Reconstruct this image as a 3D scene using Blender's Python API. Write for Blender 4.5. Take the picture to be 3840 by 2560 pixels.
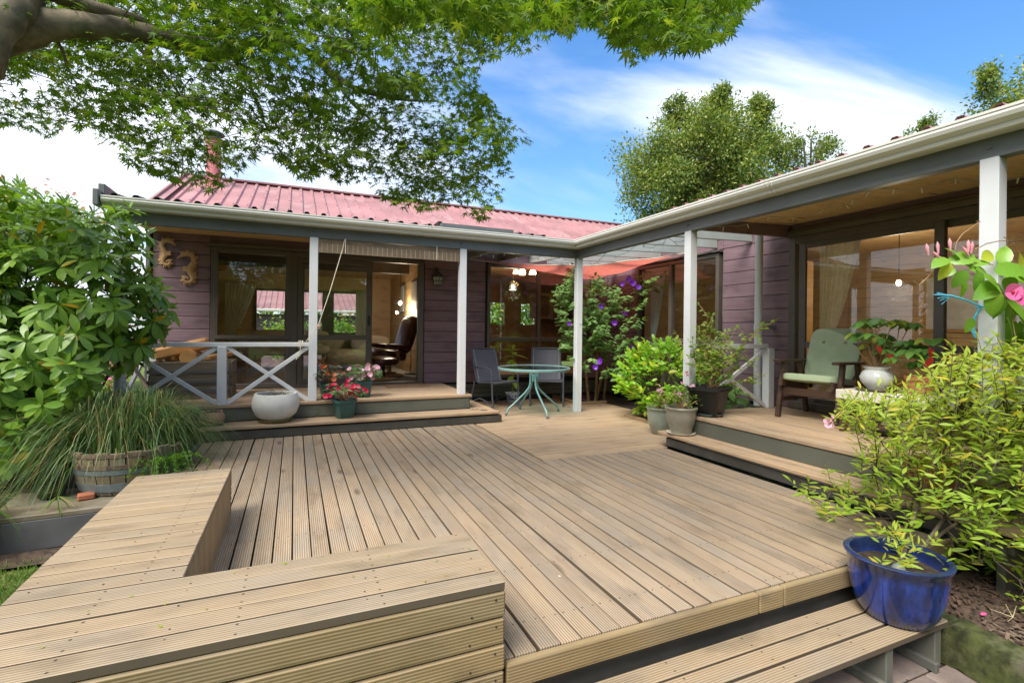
import bpy, bmesh, math, random
import numpy as np
from mathutils import Matrix, Vector, Quaternion
random.seed(7); RNG = np.random.default_rng(7)
R = math.radians
for o in list(bpy.data.objects): bpy.data.objects.remove(o)
SC = bpy.context.scene; COL = SC.collection
# ------------------------------------------------------------------ camera, sky, sun, exposure
EYE = 1.27
cam_d = bpy.data.cameras.new('camera'); CAM = bpy.data.objects.new('camera', cam_d); COL.objects.link(CAM)
YAW, ROLL, FPX = R(23.5697), R(0.66633), 1867.59
_f = Vector((math.sin(YAW), math.cos(YAW), 0)); _r = Vector((math.cos(YAW), -math.sin(YAW), 0)); _u = Vector((0, 0, 1))
_r2 = _r*math.cos(ROLL) + _u*math.sin(ROLL); _u2 = _u*math.cos(ROLL) - _r*math.sin(ROLL)
CAM.matrix_world = Matrix(((_r2.x, _u2.x, -_f.x, 0), (_r2.y, _u2.y, -_f.y, 0), (_r2.z, _u2.z, -_f.z, EYE), (0, 0, 0, 1)))
cam_d.sensor_width = 36; cam_d.lens = FPX/3840*36; cam_d.shift_y = -45.54/3840
cam_d.clip_start = .05; cam_d.clip_end = 800
SC.camera = CAM
SUN_EL, SUN_AZ = R(54), R(236)          # azimuth clockwise from +Y (where the light comes from)
W = bpy.data.worlds.new('World'); SC.world = W; W.use_nodes = True
def make_world():
    nt = W.node_tree; nt.nodes.clear(); N = nt.nodes.new; L = nt.links.new
    out = N('ShaderNodeOutputWorld'); bg = N('ShaderNodeBackground'); bg.inputs[1].default_value = .15
    sky = N('ShaderNodeTexSky'); sky.sky_type = 'NISHITA'; sky.sun_disc = False
    sky.sun_elevation = SUN_EL; sky.sun_rotation = SUN_AZ; sky.air_density = 1.3; sky.dust_density = .4; sky.ozone_density = 2.2
    tc = N('ShaderNodeTexCoord'); sep = N('ShaderNodeSeparateXYZ'); L(tc.outputs['Generated'], sep.inputs[0])
    def mth(op, a, b=None, clamp=False):
        n = N('ShaderNodeMath'); n.operation = op; n.use_clamp = clamp
        for i, x in enumerate((a, b)):
            if x is None: continue
            if isinstance(x, (int, float)): n.inputs[i].default_value = x
            else: L(x, n.inputs[i])
        return n.outputs[0]
    zz = mth('ADD', mth('MAXIMUM', sep.outputs[2], 0.0), .16)
    cmb = N('ShaderNodeCombineXYZ'); L(mth('DIVIDE', sep.outputs[0], zz), cmb.inputs[0]); L(mth('DIVIDE', sep.outputs[1], zz), cmb.inputs[1])
    mp = N('ShaderNodeMapping'); L(cmb.outputs[0], mp.inputs[0]); mp.inputs['Location'].default_value = CLOUD_OFF; mp.inputs['Rotation'].default_value = (0, 0, R(-25)); mp.inputs['Scale'].default_value = (.55, 1.15, 1)
    n1 = N('ShaderNodeTexNoise'); n1.inputs['Scale'].default_value = .75; n1.inputs['Detail'].default_value = 9; n1.inputs['Roughness'].default_value = .52; n1.inputs['Distortion'].default_value = .7
    L(mp.outputs[0], n1.inputs['Vector'])
    left = mth('MULTIPLY', sep.outputs[0], -.16)     # the cloud thickens towards the west
    s = mth('ADD', n1.outputs['Fac'], left)
    ramp = N('ShaderNodeMapRange'); ramp.interpolation_type = 'SMOOTHSTEP'; L(s, ramp.inputs[0])
    ramp.inputs[1].default_value = .33; ramp.inputs[2].default_value = .60; ramp.inputs[4].default_value = .93
    n2 = N('ShaderNodeTexNoise'); n2.inputs['Scale'].default_value = 1.1; n2.inputs['Detail'].default_value = 4; L(mp.outputs[0], n2.inputs['Vector'])
    cr = N('ShaderNodeMix'); cr.data_type = 'RGBA'; L(n2.outputs['Fac'], cr.inputs[0]); cr.inputs[6].default_value = (1.3, 1.42, 1.68, 1); cr.inputs[7].default_value = (2.45, 2.47, 2.6, 1)
    tint = N('ShaderNodeMix'); tint.data_type = 'RGBA'; tint.blend_type = 'MULTIPLY'; tint.inputs[0].default_value = 1; L(sky.outputs[0], tint.inputs[6]); tz = N('ShaderNodeMix'); tz.data_type = 'RGBA'; mr = N('ShaderNodeMapRange'); L(sep.outputs[2], mr.inputs[0]); mr.inputs[1].default_value = .02; mr.inputs[2].default_value = .42; L(mr.outputs[0], tz.inputs[0]); tz.inputs[6].default_value = HORTINT; tz.inputs[7].default_value = SKYTINT; L(tz.outputs[2], tint.inputs[7])
    mx = N('ShaderNodeMix'); mx.data_type = 'RGBA'; L(ramp.outputs[0], mx.inputs[0]); L(tint.outputs[2], mx.inputs[6]); L(cr.outputs[2], mx.inputs[7])
    L(mx.outputs[2], bg.inputs[0]); L(bg.outputs[0], out.inputs[0])
CLOUD_OFF = (7.6476, 8.0749, 0); SKYTINT = (.155, .25, .345, 1); HORTINT = (.19, .25, .34, 1)
make_world()
sun_d = bpy.data.lights.new('sun', 'SUN'); sun_d.energy = 1.45; sun_d.angle = R(32); sun_d.color = (1, .95, .86)
SUN = bpy.data.objects.new('sun', sun_d); COL.objects.link(SUN)
_sd = Vector((math.sin(SUN_AZ)*math.cos(SUN_EL), math.cos(SUN_AZ)*math.cos(SUN_EL), math.sin(SUN_EL)))
SUN.rotation_euler = _sd.to_track_quat('Z', 'Y').to_euler(); SUN.location = _sd*30
SC.view_settings.view_transform = 'Standard'; SC.view_settings.look = 'None'; SC.view_settings.gamma = 1
SC.view_settings.use_curve_mapping = False; SC.view_settings.exposure = 2.25
SC.render.engine = 'CYCLES'
SC.cycles.max_bounces = 8; SC.cycles.transparent_max_bounces = 12; SC.cycles.diffuse_bounces = 4; SC.cycles.glossy_bounces = 3; SC.cycles.sample_clamp_indirect = 6
SC.cycles.caustics_reflective = False; SC.cycles.caustics_refractive = False
# ------------------------------------------------------------------ projection helpers (used to size and cull foliage)
def proj(P):
    q = Vector(P) - Vector((0, 0, EYE)); d = q.dot(_f)
    if d < .05: return (-9999, -9999, d)
    return (1920 + FPX*q.dot(_r2)/d, 1234.46 - FPX*q.dot(_u2)/d, d)
def unproj(x, y, d):      # photograph pixel and depth along the view axis -> point in the garden
    a = (x-1920)/FPX; b = -(y-1234.46)/FPX
    v = (_r2*a + _u2*b + _f)*d
    return Vector((v.x, v.y, v.z + EYE))
# ------------------------------------------------------------------ object helpers
OFF = {}
def prep(o, parent):
    if parent is not None: o.parent = parent
    COL.objects.link(o)
def thing(name, label, cat, loc=(0, 0, 0), rz=0, group=None, kind=None):
    o = bpy.data.objects.new(name, None); COL.objects.link(o); o.empty_display_size = .1
    o.location = loc; o.rotation_euler = (0, 0, rz); OFF[o.name] = Vector(loc) if rz == 0 else Vector((0, 0, 0))
    if label: o['label'] = label
    if cat: o['category'] = cat
    if group: o['group'] = group
    if kind: o['kind'] = kind
    return o
def tag(o, label=None, cat=None, group=None, kind=None):
    for k, v in (('label', label), ('category', cat), ('group', group), ('kind', kind)):
        if v: o[k] = v
    return o
def copy_tree(o, parent=None):
    c = o.copy(); COL.objects.link(c); c.parent = parent; OFF[c.name] = OFF.get(o.name, Vector((0, 0, 0)))
    for ch in list(o.children): copy_tree(ch, c)
    return c
def place(root, loc, rz, label=None, group=None):
    root.location = loc; root.rotation_euler = (0, 0, rz)
    if label: root['label'] = label
    if group: root['group'] = group
    return root
def face(fx, fy): return math.atan2(fx, -fy)
class MB:
    def __init__(s): s.v = []; s.f = []
    def add(s, vs, fs, M=None):
        b = len(s.v)
        if M is not None: vs = [M @ Vector(p) for p in vs]
        s.v.extend([tuple(p) for p in vs]); s.f.extend([tuple(i+b for i in f) for f in fs]); return s
    def box(s, c, size, M=None, ch=0.0):
        x, y, z = size[0]/2, size[1]/2, size[2]/2
        if ch <= 0:
            vs = [(i*x, j*y, k*z) for i in (-1, 1) for j in (-1, 1) for k in (-1, 1)]
            fs = [(0, 1, 3, 2), (4, 6, 7, 5), (0, 4, 5, 1), (2, 3, 7, 6), (0, 2, 6, 4), (1, 5, 7, 3)]
        else:
            ch = min(ch, x*.45, y*.45, z*.45); vs = []; idx = {}
            for i in (-1, 1):
                for j in (-1, 1):
                    for k in (-1, 1):
                        for a in range(3):
                            p = [i*(x-ch), j*(y-ch), k*(z-ch)]; p[a] = (i*x, j*y, k*z)[a]
                            idx[(i, j, k, a)] = len(vs); vs.append(tuple(p))
            fs = []
            def cyc(a, sgn):
                o = [q for q in range(3) if q != a]; r = []
                for (p, q) in ((-1, -1), (1, -1), (1, 1), (-1, 1)):
                    t = [0, 0, 0]; t[a] = sgn; t[o[0]] = p; t[o[1]] = q; r.append(idx[(t[0], t[1], t[2], a)])
                if (sgn > 0) == (a == 1): r.reverse()
                return tuple(r)
            for a in range(3):
                for sgn in (-1, 1): fs.append(cyc(a, sgn))
            for a in range(3):
                b, c2 = [q for q in range(3) if q != a]
                for sb in (-1, 1):
                    for sc in (-1, 1):
                        def key(sa, ax):
                            t = [0, 0, 0]; t[a] = sa; t[b] = sb; t[c2] = sc; return idx[(t[0], t[1], t[2], ax)]
                        q = (key(-1, b), key(1, b), key(1, c2), key(-1, c2))
                        fs.append(q)
            for i in (-1, 1):
                for j in (-1, 1):
                    for k in (-1, 1): fs.append((idx[(i, j, k, 0)], idx[(i, j, k, 1)], idx[(i, j, k, 2)]))
        T = Matrix.Translation(c) @ (M.to_4x4() if M is not None else Matrix())
        return s.add(vs, fs, T)
    def bar(s, a, b, w, t, up=(0, 0, 1), ch=.0, ext=0):
        a = Vector(a); b = Vector(b); d = (b-a); Ln = d.length; x = d.normalized(); u = Vector(up)
        y = u.cross(x); y = y.normalized() if y.length > 1e-5 else Vector((0, 1, 0)).cross(x).normalized(); z = x.cross(y)
        M = Matrix((x, y, z)).transposed()
        return s.box((a+b)/2, (Ln+ext, w, t), M, ch)
    def tube(s, pts, rad, n=8, cap=True, flat=None):
        pts = [Vector(p) for p in pts]; m = len(pts)
        if not hasattr(rad, '__len__'): rad = [rad]*m
        t0 = (pts[1]-pts[0]).normalized(); ref = Vector((0, 0, 1)) if abs(t0.z) < .9 else Vector((1, 0, 0))
        nrm = t0.cross(ref).normalized(); vs = []
        for i, p in enumerate(pts):
            t = (pts[min(i+1, m-1)] - pts[max(i-1, 0)]).normalized()
            nrm = (nrm - t*nrm.dot(t)); nrm = nrm.normalized() if nrm.length > 1e-6 else t.orthogonal().normalized()
            bn = t.cross(nrm)
            for k in range(n):
                a = 2*math.pi*k/n; vs.append(p + (nrm*math.cos(a) + bn*math.sin(a))*rad[i])
        fs = [(i*n+k, i*n+(k+1) % n, (i+1)*n+(k+1) % n, (i+1)*n+k) for i in range(m-1) for k in range(n)]
        if cap: fs.append(tuple(range(n-1, -1, -1))); fs.append(tuple((m-1)*n+k for k in range(n)))
        return s.add(vs, fs)
    def lathe(s, prof, n=24, c=(0, 0, 0), sx=1, sy=1, wob=0):
        vs = []; m = len(prof)
        for r, z in prof:
            for k in range(n):
                a = 2*math.pi*k/n; rr = r*(1+wob*math.sin(3*a+z*20))
                vs.append((c[0]+rr*math.cos(a)*sx, c[1]+rr*math.sin(a)*sy, c[2]+z))
        fs = [(i*n+k, i*n+(k+1) % n, (i+1)*n+(k+1) % n, (i+1)*n+k) for i in range(m-1) for k in range(n)]
        if prof[0][0] > 1e-4: fs.append(tuple(range(n-1, -1, -1)))
        if prof[-1][0] > 1e-4: fs.append(tuple((m-1)*n+k for k in range(n)))
        return s.add(vs, fs)
    def sqlathe(s, prof, n=32, c=(0, 0, 0), e=5.0, M=None):     # rounded-square pots
        vs = []; m = len(prof)
        for r, z in prof:
            for k in range(n):
                a = 2*math.pi*k/n; ca, sa = math.cos(a), math.sin(a)
                q = r/((abs(ca)**e + abs(sa)**e)**(1/e)); vs.append(Vector((q*ca, q*sa, z)))
        if M is not None: vs = [M @ v for v in vs]
        vs = [v+Vector(c) for v in vs]
        fs = [(i*n+k, i*n+(k+1) % n, (i+1)*n+(k+1) % n, (i+1)*n+k) for i in range(m-1) for k in range(n)]
        fs.append(tuple(range(n-1, -1, -1))); fs.append(tuple((m-1)*n+k for k in range(n)))
        return s.add(vs, fs)
    def pad(s, c, size, M=None, e=3.5, n=20, m=12):            # cushion-like rounded block
        vs = []; sg = lambda q, p: math.copysign(abs(q)**p, q); p = 2/e
        for i in range(m+1):
            th = -math.pi/2 + math.pi*i/m
            for k in range(n):
                a = 2*math.pi*k/n
                vs.append((size[0]/2*sg(math.cos(th), p)*sg(math.cos(a), p), size[1]/2*sg(math.cos(th), p)*sg(math.sin(a), p), size[2]/2*sg(math.sin(th), p)))
        fs = [(i*n+k, i*n+(k+1) % n, (i+1)*n+(k+1) % n, (i+1)*n+k) for i in range(m) for k in range(n)]
        return s.add(vs, fs, Matrix.Translation(c) @ (M.to_4x4() if M is not None else Matrix()))
    def grid(s, fn, nu, nv):
        vs = [fn(i/nu, j/nv) for i in range(nu+1) for j in range(nv+1)]
        fs = [(i*(nv+1)+j, (i+1)*(nv+1)+j, (i+1)*(nv+1)+j+1, i*(nv+1)+j+1) for i in range(nu) for j in range(nv)]
        return s.add(vs, fs)
    def prism(s, poly, ax, h0, h1):      # poly in 2D, extruded along axis ax (0,1,2)
        n = len(poly); o = [q for q in range(3) if q != ax]; vs = []
        for h in (h0, h1):
            for p in poly:
                t = [0, 0, 0]; t[ax] = h; t[o[0]] = p[0]; t[o[1]] = p[1]; vs.append(tuple(t))
        fs = [(k, (k+1) % n, n+(k+1) % n, n+k) for k in range(n)] + [tuple(range(n-1, -1, -1)), tuple(range(n, 2*n))]
        return s.add(vs, fs)
    def mesh(s, name, mat, off=Vector((0, 0, 0)), smooth=False):
        me = bpy.data.meshes.new(name); me.from_pydata([(v[0]-off.x, v[1]-off.y, v[2]-off.z) for v in s.v], [], s.f)
        if mat is not None: me.materials.append(mat)
        if smooth: me.polygons.foreach_set('use_smooth', [True]*len(me.polygons))
        me.update(); return me
    def build(s, name, mat, parent=None, smooth=False, fix=True, **tags):
        off = OFF.get(parent.name, Vector((0, 0, 0))) if parent is not None else Vector((0, 0, 0))
        me = s.mesh(name, mat, off, smooth)
        if fix:
            bm = bmesh.new(); bm.from_mesh(me); bmesh.ops.recalc_face_normals(bm, faces=bm.faces); bm.to_mesh(me); bm.free()
        if smooth and hasattr(me, 'set_sharp_from_angle'): me.set_sharp_from_angle(angle=R(40))
        o = bpy.data.objects.new(name, me); prep(o, parent); OFF[o.name] = off
        return tag(o, **tags)
_pl = {}
def plank(name, mat, parent, a, b, w, t, up=(0, 0, 1), ch=.004, jit=0.0):
    a = Vector(a); b = Vector(b); d = b-a; Ln = d.length; key = (round(Ln, 3), round(w, 4), round(t, 4), round(ch, 4), mat.name)
    if key not in _pl:
        me = _pl[key] = MB().box((0, 0, 0), (Ln, w, t), None, ch).mesh(name, mat)
        bm = bmesh.new(); bm.from_mesh(me); bmesh.ops.recalc_face_normals(bm, faces=bm.faces); bm.to_mesh(me); bm.free()
    x = d.normalized(); y = Vector(up).cross(x).normalized(); z = x.cross(y)
    Mx = Matrix((x, y, z)).transposed().to_4x4()
    if jit: Mx = Mx @ Matrix.Rotation(random.gauss(0, jit*.35), 4, 'X') @ Matrix.Rotation(random.gauss(0, jit*.12), 4, 'Z')
    off = OFF.get(parent.name, Vector((0, 0, 0)))
    o = bpy.data.objects.new(name, _pl[key]); prep(o, parent)
    o.matrix_basis = Matrix.Translation((a+b)/2 - off + Vector((0, 0, random.gauss(0, .001) if jit else 0))) @ Mx
    OFF[o.name] = off
    return o
def lerp(a, b, t): return a + (b-a)*t
# ------------------------------------------------------------------ materials
class NT:
    def __init__(s, name):
        s.m = bpy.data.materials.new(name); s.m.use_nodes = True; s.t = s.m.node_tree; s.b = s.t.nodes['Principled BSDF']; s.out = s.t.nodes['Material Output']
    def n(s, typ, **kw):
        q = s.t.nodes.new('ShaderNode'+typ)
        for k, v in kw.items():
            if k.startswith('i_'): q.inputs[k[2:].replace('_', ' ')].default_value = v
            else: setattr(q, k, v)
        return q
    def l(s, a, b): s.t.links.new(a, b)
    def math(s, op, a, b=None, c=None, clamp=False):
        q = s.n('Math', operation=op, use_clamp=clamp)
        for i, x in enumerate((a, b, c)):
            if x is None: continue
            if isinstance(x, (int, float)): q.inputs[i].default_value = x
            else: s.l(x, q.inputs[i])
        return q.outputs[0]
    def mix(s, f, a, b, mode='MIX'):
        q = s.n('Mix', data_type='RGBA', blend_type=mode)
        for i, x in ((0, f), (6, a), (7, b)):
            if isinstance(x, (int, float)): q.inputs[i].default_value = x
            elif isinstance(x, (tuple, list)): q.inputs[i].default_value = (*x[:3], 1)
            else: s.l(x, q.inputs[i])
        return q.outputs[2]
    def obj(s, scale=(1, 1, 1), rnd=0):
        tc = s.n('TexCoord'); v = tc.outputs['Object']
        if rnd:
            oi = s.n('ObjectInfo'); cb = s.n('CombineXYZ'); s.l(s.math('MULTIPLY', oi.outputs['Random'], rnd), cb.inputs[0]); s.l(s.math('MULTIPLY', oi.outputs['Random'], rnd*.37), cb.inputs[1])
            ad = s.n('VectorMath', operation='ADD'); s.l(v, ad.inputs[0]); s.l(cb.outputs[0], ad.inputs[1]); v = ad.outputs[0]
        mp = s.n('Mapping'); mp.inputs['Scale'].default_value = scale; s.l(v, mp.inputs[0]); return mp.outputs[0]
    def noise(s, vec, scale, detail=4, rough=.55, dist=0):
        q = s.n('TexNoise'); q.inputs['Scale'].default_value = scale; q.inputs['Detail'].default_value = detail; q.inputs['Roughness'].default_value = rough; q.inputs['Distortion'].default_value = dist
        s.l(vec, q.inputs['Vector']); return q.outputs['Fac']
    def rng(s, v, a, b, c=0, d=1, smooth=True):
        q = s.n('MapRange', interpolation_type='SMOOTHSTEP' if smooth else 'LINEAR'); s.l(v, q.inputs[0])
        for i, x in zip((1, 2, 3, 4), (a, b, c, d)): q.inputs[i].default_value = x
        return q.outputs[0]
    def bump(s, h, strength=.3, dist=.01, prev=None):
        q = s.n('Bump'); q.inputs['Strength'].default_value = strength; q.inputs['Distance'].default_value = dist; s.l(h, q.inputs['Height'])
        if prev is not None: s.l(prev, q.inputs['Normal'])
        s.l(q.outputs[0], s.b.inputs['Normal']); return q.outputs[0]
    def set(s, col=None, rough=None, metal=None, spec=None, coat=None):
        for nm, v in (('Base Color', col), ('Roughness', rough), ('Metallic', metal), ('Specular IOR Level', spec), ('Coat Weight', coat)):
            if v is None: continue
            if isinstance(v, (int, float)): s.b.inputs[nm].default_value = v
            elif isinstance(v, (tuple, list)): s.b.inputs[nm].default_value = (*v[:3], 1)
            else: s.l(v, s.b.inputs[nm])
        return s.m
def pbr(name, col, rough=.6, var=.18, nscale=6, bump=.15, bscale=60, metal=0, spec=.5, coat=0, dirt=None, dscale=3, damt=.6, rnd=.1):
    q = NT(name); v = q.obj(rnd=7); n = q.noise(v, nscale, 5)
    c = q.mix(q.rng(n, .3, .7), tuple(x*(1-var) for x in col), tuple(min(1, x*(1+var)) for x in col))
    if rnd:
        oi = q.n('ObjectInfo'); c = q.mix(q.math('MULTIPLY', oi.outputs['Random'], rnd), c, tuple(x*.5 for x in col))
    if dirt: c = q.mix(q.rng(q.noise(v, dscale, 7, .65), .5, .72, 0, damt), c, dirt)
    if bump: q.bump(q.noise(v, bscale, 3), bump, .004)
    return q.set(c, rough, metal, spec, coat)
def wood(name, c1, c2, groove=0.0, knots=.5, rough=.62, grain=1.0, dark=(.07, .045, .03), nails=0.0, grey=0.0, stretch=1.0, var=.5):
    q = NT(name); tc = q.n('TexCoord'); sp = q.n('SeparateXYZ'); q.l(tc.outputs['Object'], sp.inputs[0])
    v = q.obj((.9*stretch, 9, 9), 60); oi = q.n('ObjectInfo'); rnd = oi.outputs['Random']
    g1 = q.noise(v, 2.2, 6, .6, .35); g2 = q.noise(q.obj((2.2, 60, 60), 60), 2.0, 3, .6)
    f = q.math('ADD', q.math('MULTIPLY', g1, .75), q.math('MULTIPLY', g2, .35*grain))
    c = q.mix(q.rng(f, .3, .8), c1, c2)
    c = q.mix(q.math('MULTIPLY', q.math('FRACT', q.math('MULTIPLY', rnd, 7.13)), var), c, tuple(x*.72 for x in c1))
    c = q.mix(q.math('MULTIPLY', q.math('FRACT', q.math('MULTIPLY', rnd, 13.7)), .35), c, (c2[0]*1.08, c2[1]*.95, c2[2]*.8))
    blot = q.noise(q.obj((1.1, 3, 3), 60), 2.2, 4, .6)
    c = q.mix(q.rng(blot, .48, .74, 0, .62), c, tuple(x*.52 for x in c1))
    if grey: c = q.mix(q.rng(q.noise(q.obj((1.5, 2.5, 3), 30), 1.2, 4), .42, .7, 0, grey), c, (.27, .25, .22))
    h = g2
    if knots:
        vo = q.n('TexVoronoi', feature='F1'); q.l(q.obj((1.6, 5.2, 1.5), 60), vo.inputs['Vector']); vo.inputs['Scale'].default_value = 1.0
        k = q.rng(vo.outputs['Distance'], .05, .19, 1, 0)
        sc = q.n('SeparateColor'); q.l(vo.outputs['Color'], sc.inputs[0])
        k = q.math('MULTIPLY', k, q.rng(sc.outputs[0], .74, .80, 0, knots))
        c = q.mix(k, c, dark)
    if nails and groove:      # grime on the flanks of grooved boards, with gap shade painted into it
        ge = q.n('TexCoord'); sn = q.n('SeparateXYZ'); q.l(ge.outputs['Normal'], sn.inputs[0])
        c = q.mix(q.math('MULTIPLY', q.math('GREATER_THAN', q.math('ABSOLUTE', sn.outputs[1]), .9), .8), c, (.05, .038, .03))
    if groove:
        wv = q.math('SINE', q.math('MULTIPLY', sp.outputs[1], 2*math.pi/.0120))
        gg = q.rng(wv, -1.0, -.1, 1, 0)
        c = q.mix(q.math('MULTIPLY', gg, .72*groove), c, tuple(x*.36 for x in c1)); q.bump(wv, .5*groove, .0022)
    else: q.bump(h, .18, .003)
    if nails:
        fx = q.math('SUBTRACT', q.math('MULTIPLY', q.math('FRACT', q.math('DIVIDE', q.math('ADD', sp.outputs[0], 100.0), .45)), .45), .225)
        fy = q.math('SUBTRACT', q.math('ABSOLUTE', sp.outputs[1]), .028)
        dd = q.math('SQRT', q.math('ADD', q.math('MULTIPLY', fx, fx), q.math('MULTIPLY', fy, fy)))
        c = q.mix(q.rng(dd, .0035, .006, nails, 0), c, (.03, .025, .02))
        vo2 = q.n('TexVoronoi', feature='F1'); q.l(q.obj((1, 1, 1), 60), vo2.inputs['Vector']); vo2.inputs['Scale'].default_value = 5.5
        s2 = q.n('SeparateColor'); q.l(vo2.outputs['Color'], s2.inputs[0])
        wn = q.noise(q.obj((1, 1, 1), 60), 70, 2)
        c = q.mix(q.math('MULTIPLY', q.rng(q.math('ADD', vo2.outputs['Distance'], q.math('MULTIPLY', wn, .10)), .075, .10, .8, 0), q.math('GREATER_THAN', s2.outputs[1], .955)), c, (.72, .74, .78))
    return q.set(c, rough, None, .35)
def leafmat(name, c1, c2, c3=None, c3p=.1, trans=.45, rough=.45, spec=.4, tint=(1.25, 1.2, .45)):
    q = NT(name); ge = q.n('NewGeometry'); oi = q.n('ObjectInfo')
    r = q.math('FRACT', q.math('ADD', ge.outputs['Random Per Island'], oi.outputs['Random']))
    c = q.mix(r, c1, c2)
    if c3 is not None:
        r2 = q.math('FRACT', q.math('MULTIPLY', r, 17.31)); c = q.mix(q.math('LESS_THAN', r2, c3p), c, c3)
    n = q.noise(q.obj(), 22, 3); c = q.mix(q.rng(n, .35, .7, 0, .3), c, tuple(x*.55 for x in c1))
    q.set(c, rough, None, spec)
    tr = q.n('BsdfTranslucent'); tc = q.mix(1.0, c, tint, 'MULTIPLY'); q.l(tc, tr.inputs[0])
    ms = q.n('MixShader'); ms.inputs[0].default_value = trans; q.l(q.b.outputs[0], ms.inputs[1]); q.l(tr.outputs[0], ms.inputs[2]); q.l(ms.outputs[0], q.out.inputs[0])
    return q.m
def glassmat(name, tint=(.9, .92, .92), ior=1.5):
    q = NT(name); q.t.nodes.remove(q.b)
    t = q.n('BsdfTransparent'); t.inputs[0].default_value = (*tint, 1); g = q.n('BsdfGlossy'); g.inputs['Roughness'].default_value = .0
    lw = q.n('LayerWeight'); lw.inputs[0].default_value = .5; f0 = ((ior-1)/(ior+1))**2      # Schlick, the same on both faces
    fr = q.math('ADD', q.math('MULTIPLY', q.math('POWER', lw.outputs['Facing'], 5.0), 1-f0), f0)
    ms = q.n('MixShader'); q.l(fr, ms.inputs[0]); q.l(t.outputs[0], ms.inputs[1]); q.l(g.outputs[0], ms.inputs[2]); q.l(ms.outputs[0], q.out.inputs[0])
    return q.m
def emit(name, col, s):
    q = NT(name); e = q.n('Emission'); e.inputs[0].default_value = (*col, 1); e.inputs[1].default_value = s; q.l(e.outputs[0], q.out.inputs[0]); return q.m
M = {}
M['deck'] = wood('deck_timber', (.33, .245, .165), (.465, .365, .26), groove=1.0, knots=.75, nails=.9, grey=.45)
M['deck_warm'] = wood('deck_timber_warm', (.35, .245, .155), (.47, .355, .24), groove=0, knots=.5, nails=.7, grey=.2)
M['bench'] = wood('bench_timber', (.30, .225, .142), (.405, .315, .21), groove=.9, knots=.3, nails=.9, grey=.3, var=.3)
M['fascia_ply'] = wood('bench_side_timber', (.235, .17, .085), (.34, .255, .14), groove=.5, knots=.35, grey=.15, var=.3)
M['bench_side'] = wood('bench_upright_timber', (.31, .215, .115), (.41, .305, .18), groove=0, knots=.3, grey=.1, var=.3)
M['ceil'] = wood('ceiling_pine', (.80, .50, .235), (.88, .63, .34), knots=.95, rough=.3, grain=.7, dark=(.16, .06, .02), var=.22)
M['pine'] = wood('wall_pine', (.50, .34, .175), (.62, .46, .26), knots=.9, rough=.45, grain=.7, dark=(.15, .06, .02), var=.22)
M['board'] = wood('stained_weatherboard', (.16, .103, .128), (.25, .172, .206), knots=0, rough=.55, grain=1.3, var=.3, stretch=.6)
M['soil_wood'] = wood('weathered_sleeper', (.12, .10, .07), (.22, .19, .13), knots=.2, grey=.5)
M['edging'] = wood('edging_timber', (.30, .20, .11), (.42, .30, .17), knots=.2)
M['wchair'] = wood('dark_stained_chair_timber', (.055, .032, .022), (.12, .07, .05), knots=0, rough=.4, grain=1.0)
M['log'] = wood('split_firewood', (.50, .24, .08), (.62, .36, .14), knots=.3)
M['bark'] = pbr('maple_bark', (.15, .12, .075), .85, .45, 11, 1.0, 22, dirt=(.07, .085, .02), dscale=6, damt=.9)
M['twig'] = pbr('twig_bark', (.085, .062, .042), .8, .3, 20, .4, 60)
M['twig_tan'] = pbr('tan_stem', (.30, .18, .09), .8, .3, 12, .4, 60)
M['fascia'] = pbr('painted_fascia', (.105, .112, .088), .45, .12, 3, .3, 25, dirt=(.06, .06, .045), damt=.35)
M['beam'] = pbr('painted_beam', (.125, .135, .135), .45, .1, 3, .15, 25)
M['rafter'] = pbr('painted_rafter', (.36, .39, .37), .5, .1, 3, .15, 25)
M['riser'] = pbr('charcoal_riser', (.062, .060, .052), .4, .15, 4, .15, 30, dirt=(.12, .11, .09), dscale=8, damt=.3)
M['white'] = pbr('white_paint', (.63, .645, .665), .4, .03, 4, .08, 40, dirt=(.55, .54, .48), dscale=6, damt=.15, rnd=.03)
M['gutter'] = pbr('cream_gutter', (.62, .61, .56), .32, .03, 2, 0, dirt=(.6, .58, .5), dscale=4, damt=.15, rnd=0)
M['alu'] = pbr('bronze_aluminium', (.10, .085, .07), .38, .1, 5, 0, spec=.6, rnd=0)
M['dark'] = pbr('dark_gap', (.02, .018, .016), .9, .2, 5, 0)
M['roof'] = pbr('faded_red_roof', (.33, .155, .155), .55, .18, 1.3, .05, 20, dirt=(.42, .29, .28), dscale=1.6, damt=.55, rnd=.25)
M['roof_dark'] = pbr('roof_underlay', (.05, .045, .045), .7)
M['flue'] = pbr('red_flue', (.52, .17, .17), .45, .1, 3, .05, 20)
M['metal'] = pbr('galvanised_metal', (.42, .45, .47), .4, .2, 6, .1, 40, metal=.75, dirt=(.25, .2, .16), damt=.5)
M['metal_dark'] = pbr('dark_metal', (.10, .105, .11), .45, .15, 6, .05, 40, metal=.5)
M['strip'] = pbr('step_edge_metal', (.35, .37, .40), .3, .05, 5, 0, metal=.8)
M['grey_side'] = pbr('grey_timber_face', (.095, .095, .10), .7, .15, 4, .2, 30)
M['conc_post'] = pbr('grey_painted_support', (.115, .117, .098), .7, .18, 5, .3, 40, dirt=(.10, .10, .06), dscale=5, damt=.6)
M['glass'] = glassmat('window_glass', (.94, .96, .95), 1.68)
M['table_glass'] = glassmat('table_glass', (.74, .86, .88), 1.6)
M['lamp_glass'] = glassmat('lamp_glass', (.95, .95, .9))
M['teal'] = pbr('teal_metal', (.17, .30, .285), .35, .1, 6, .05, 60, dirt=(.25, .42, .40), dscale=9, damt=.3)
M['sling'] = pbr('charcoal_mesh_fabric', (.15, .158, .20), .75, .15, 40, .5, 240)
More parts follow.
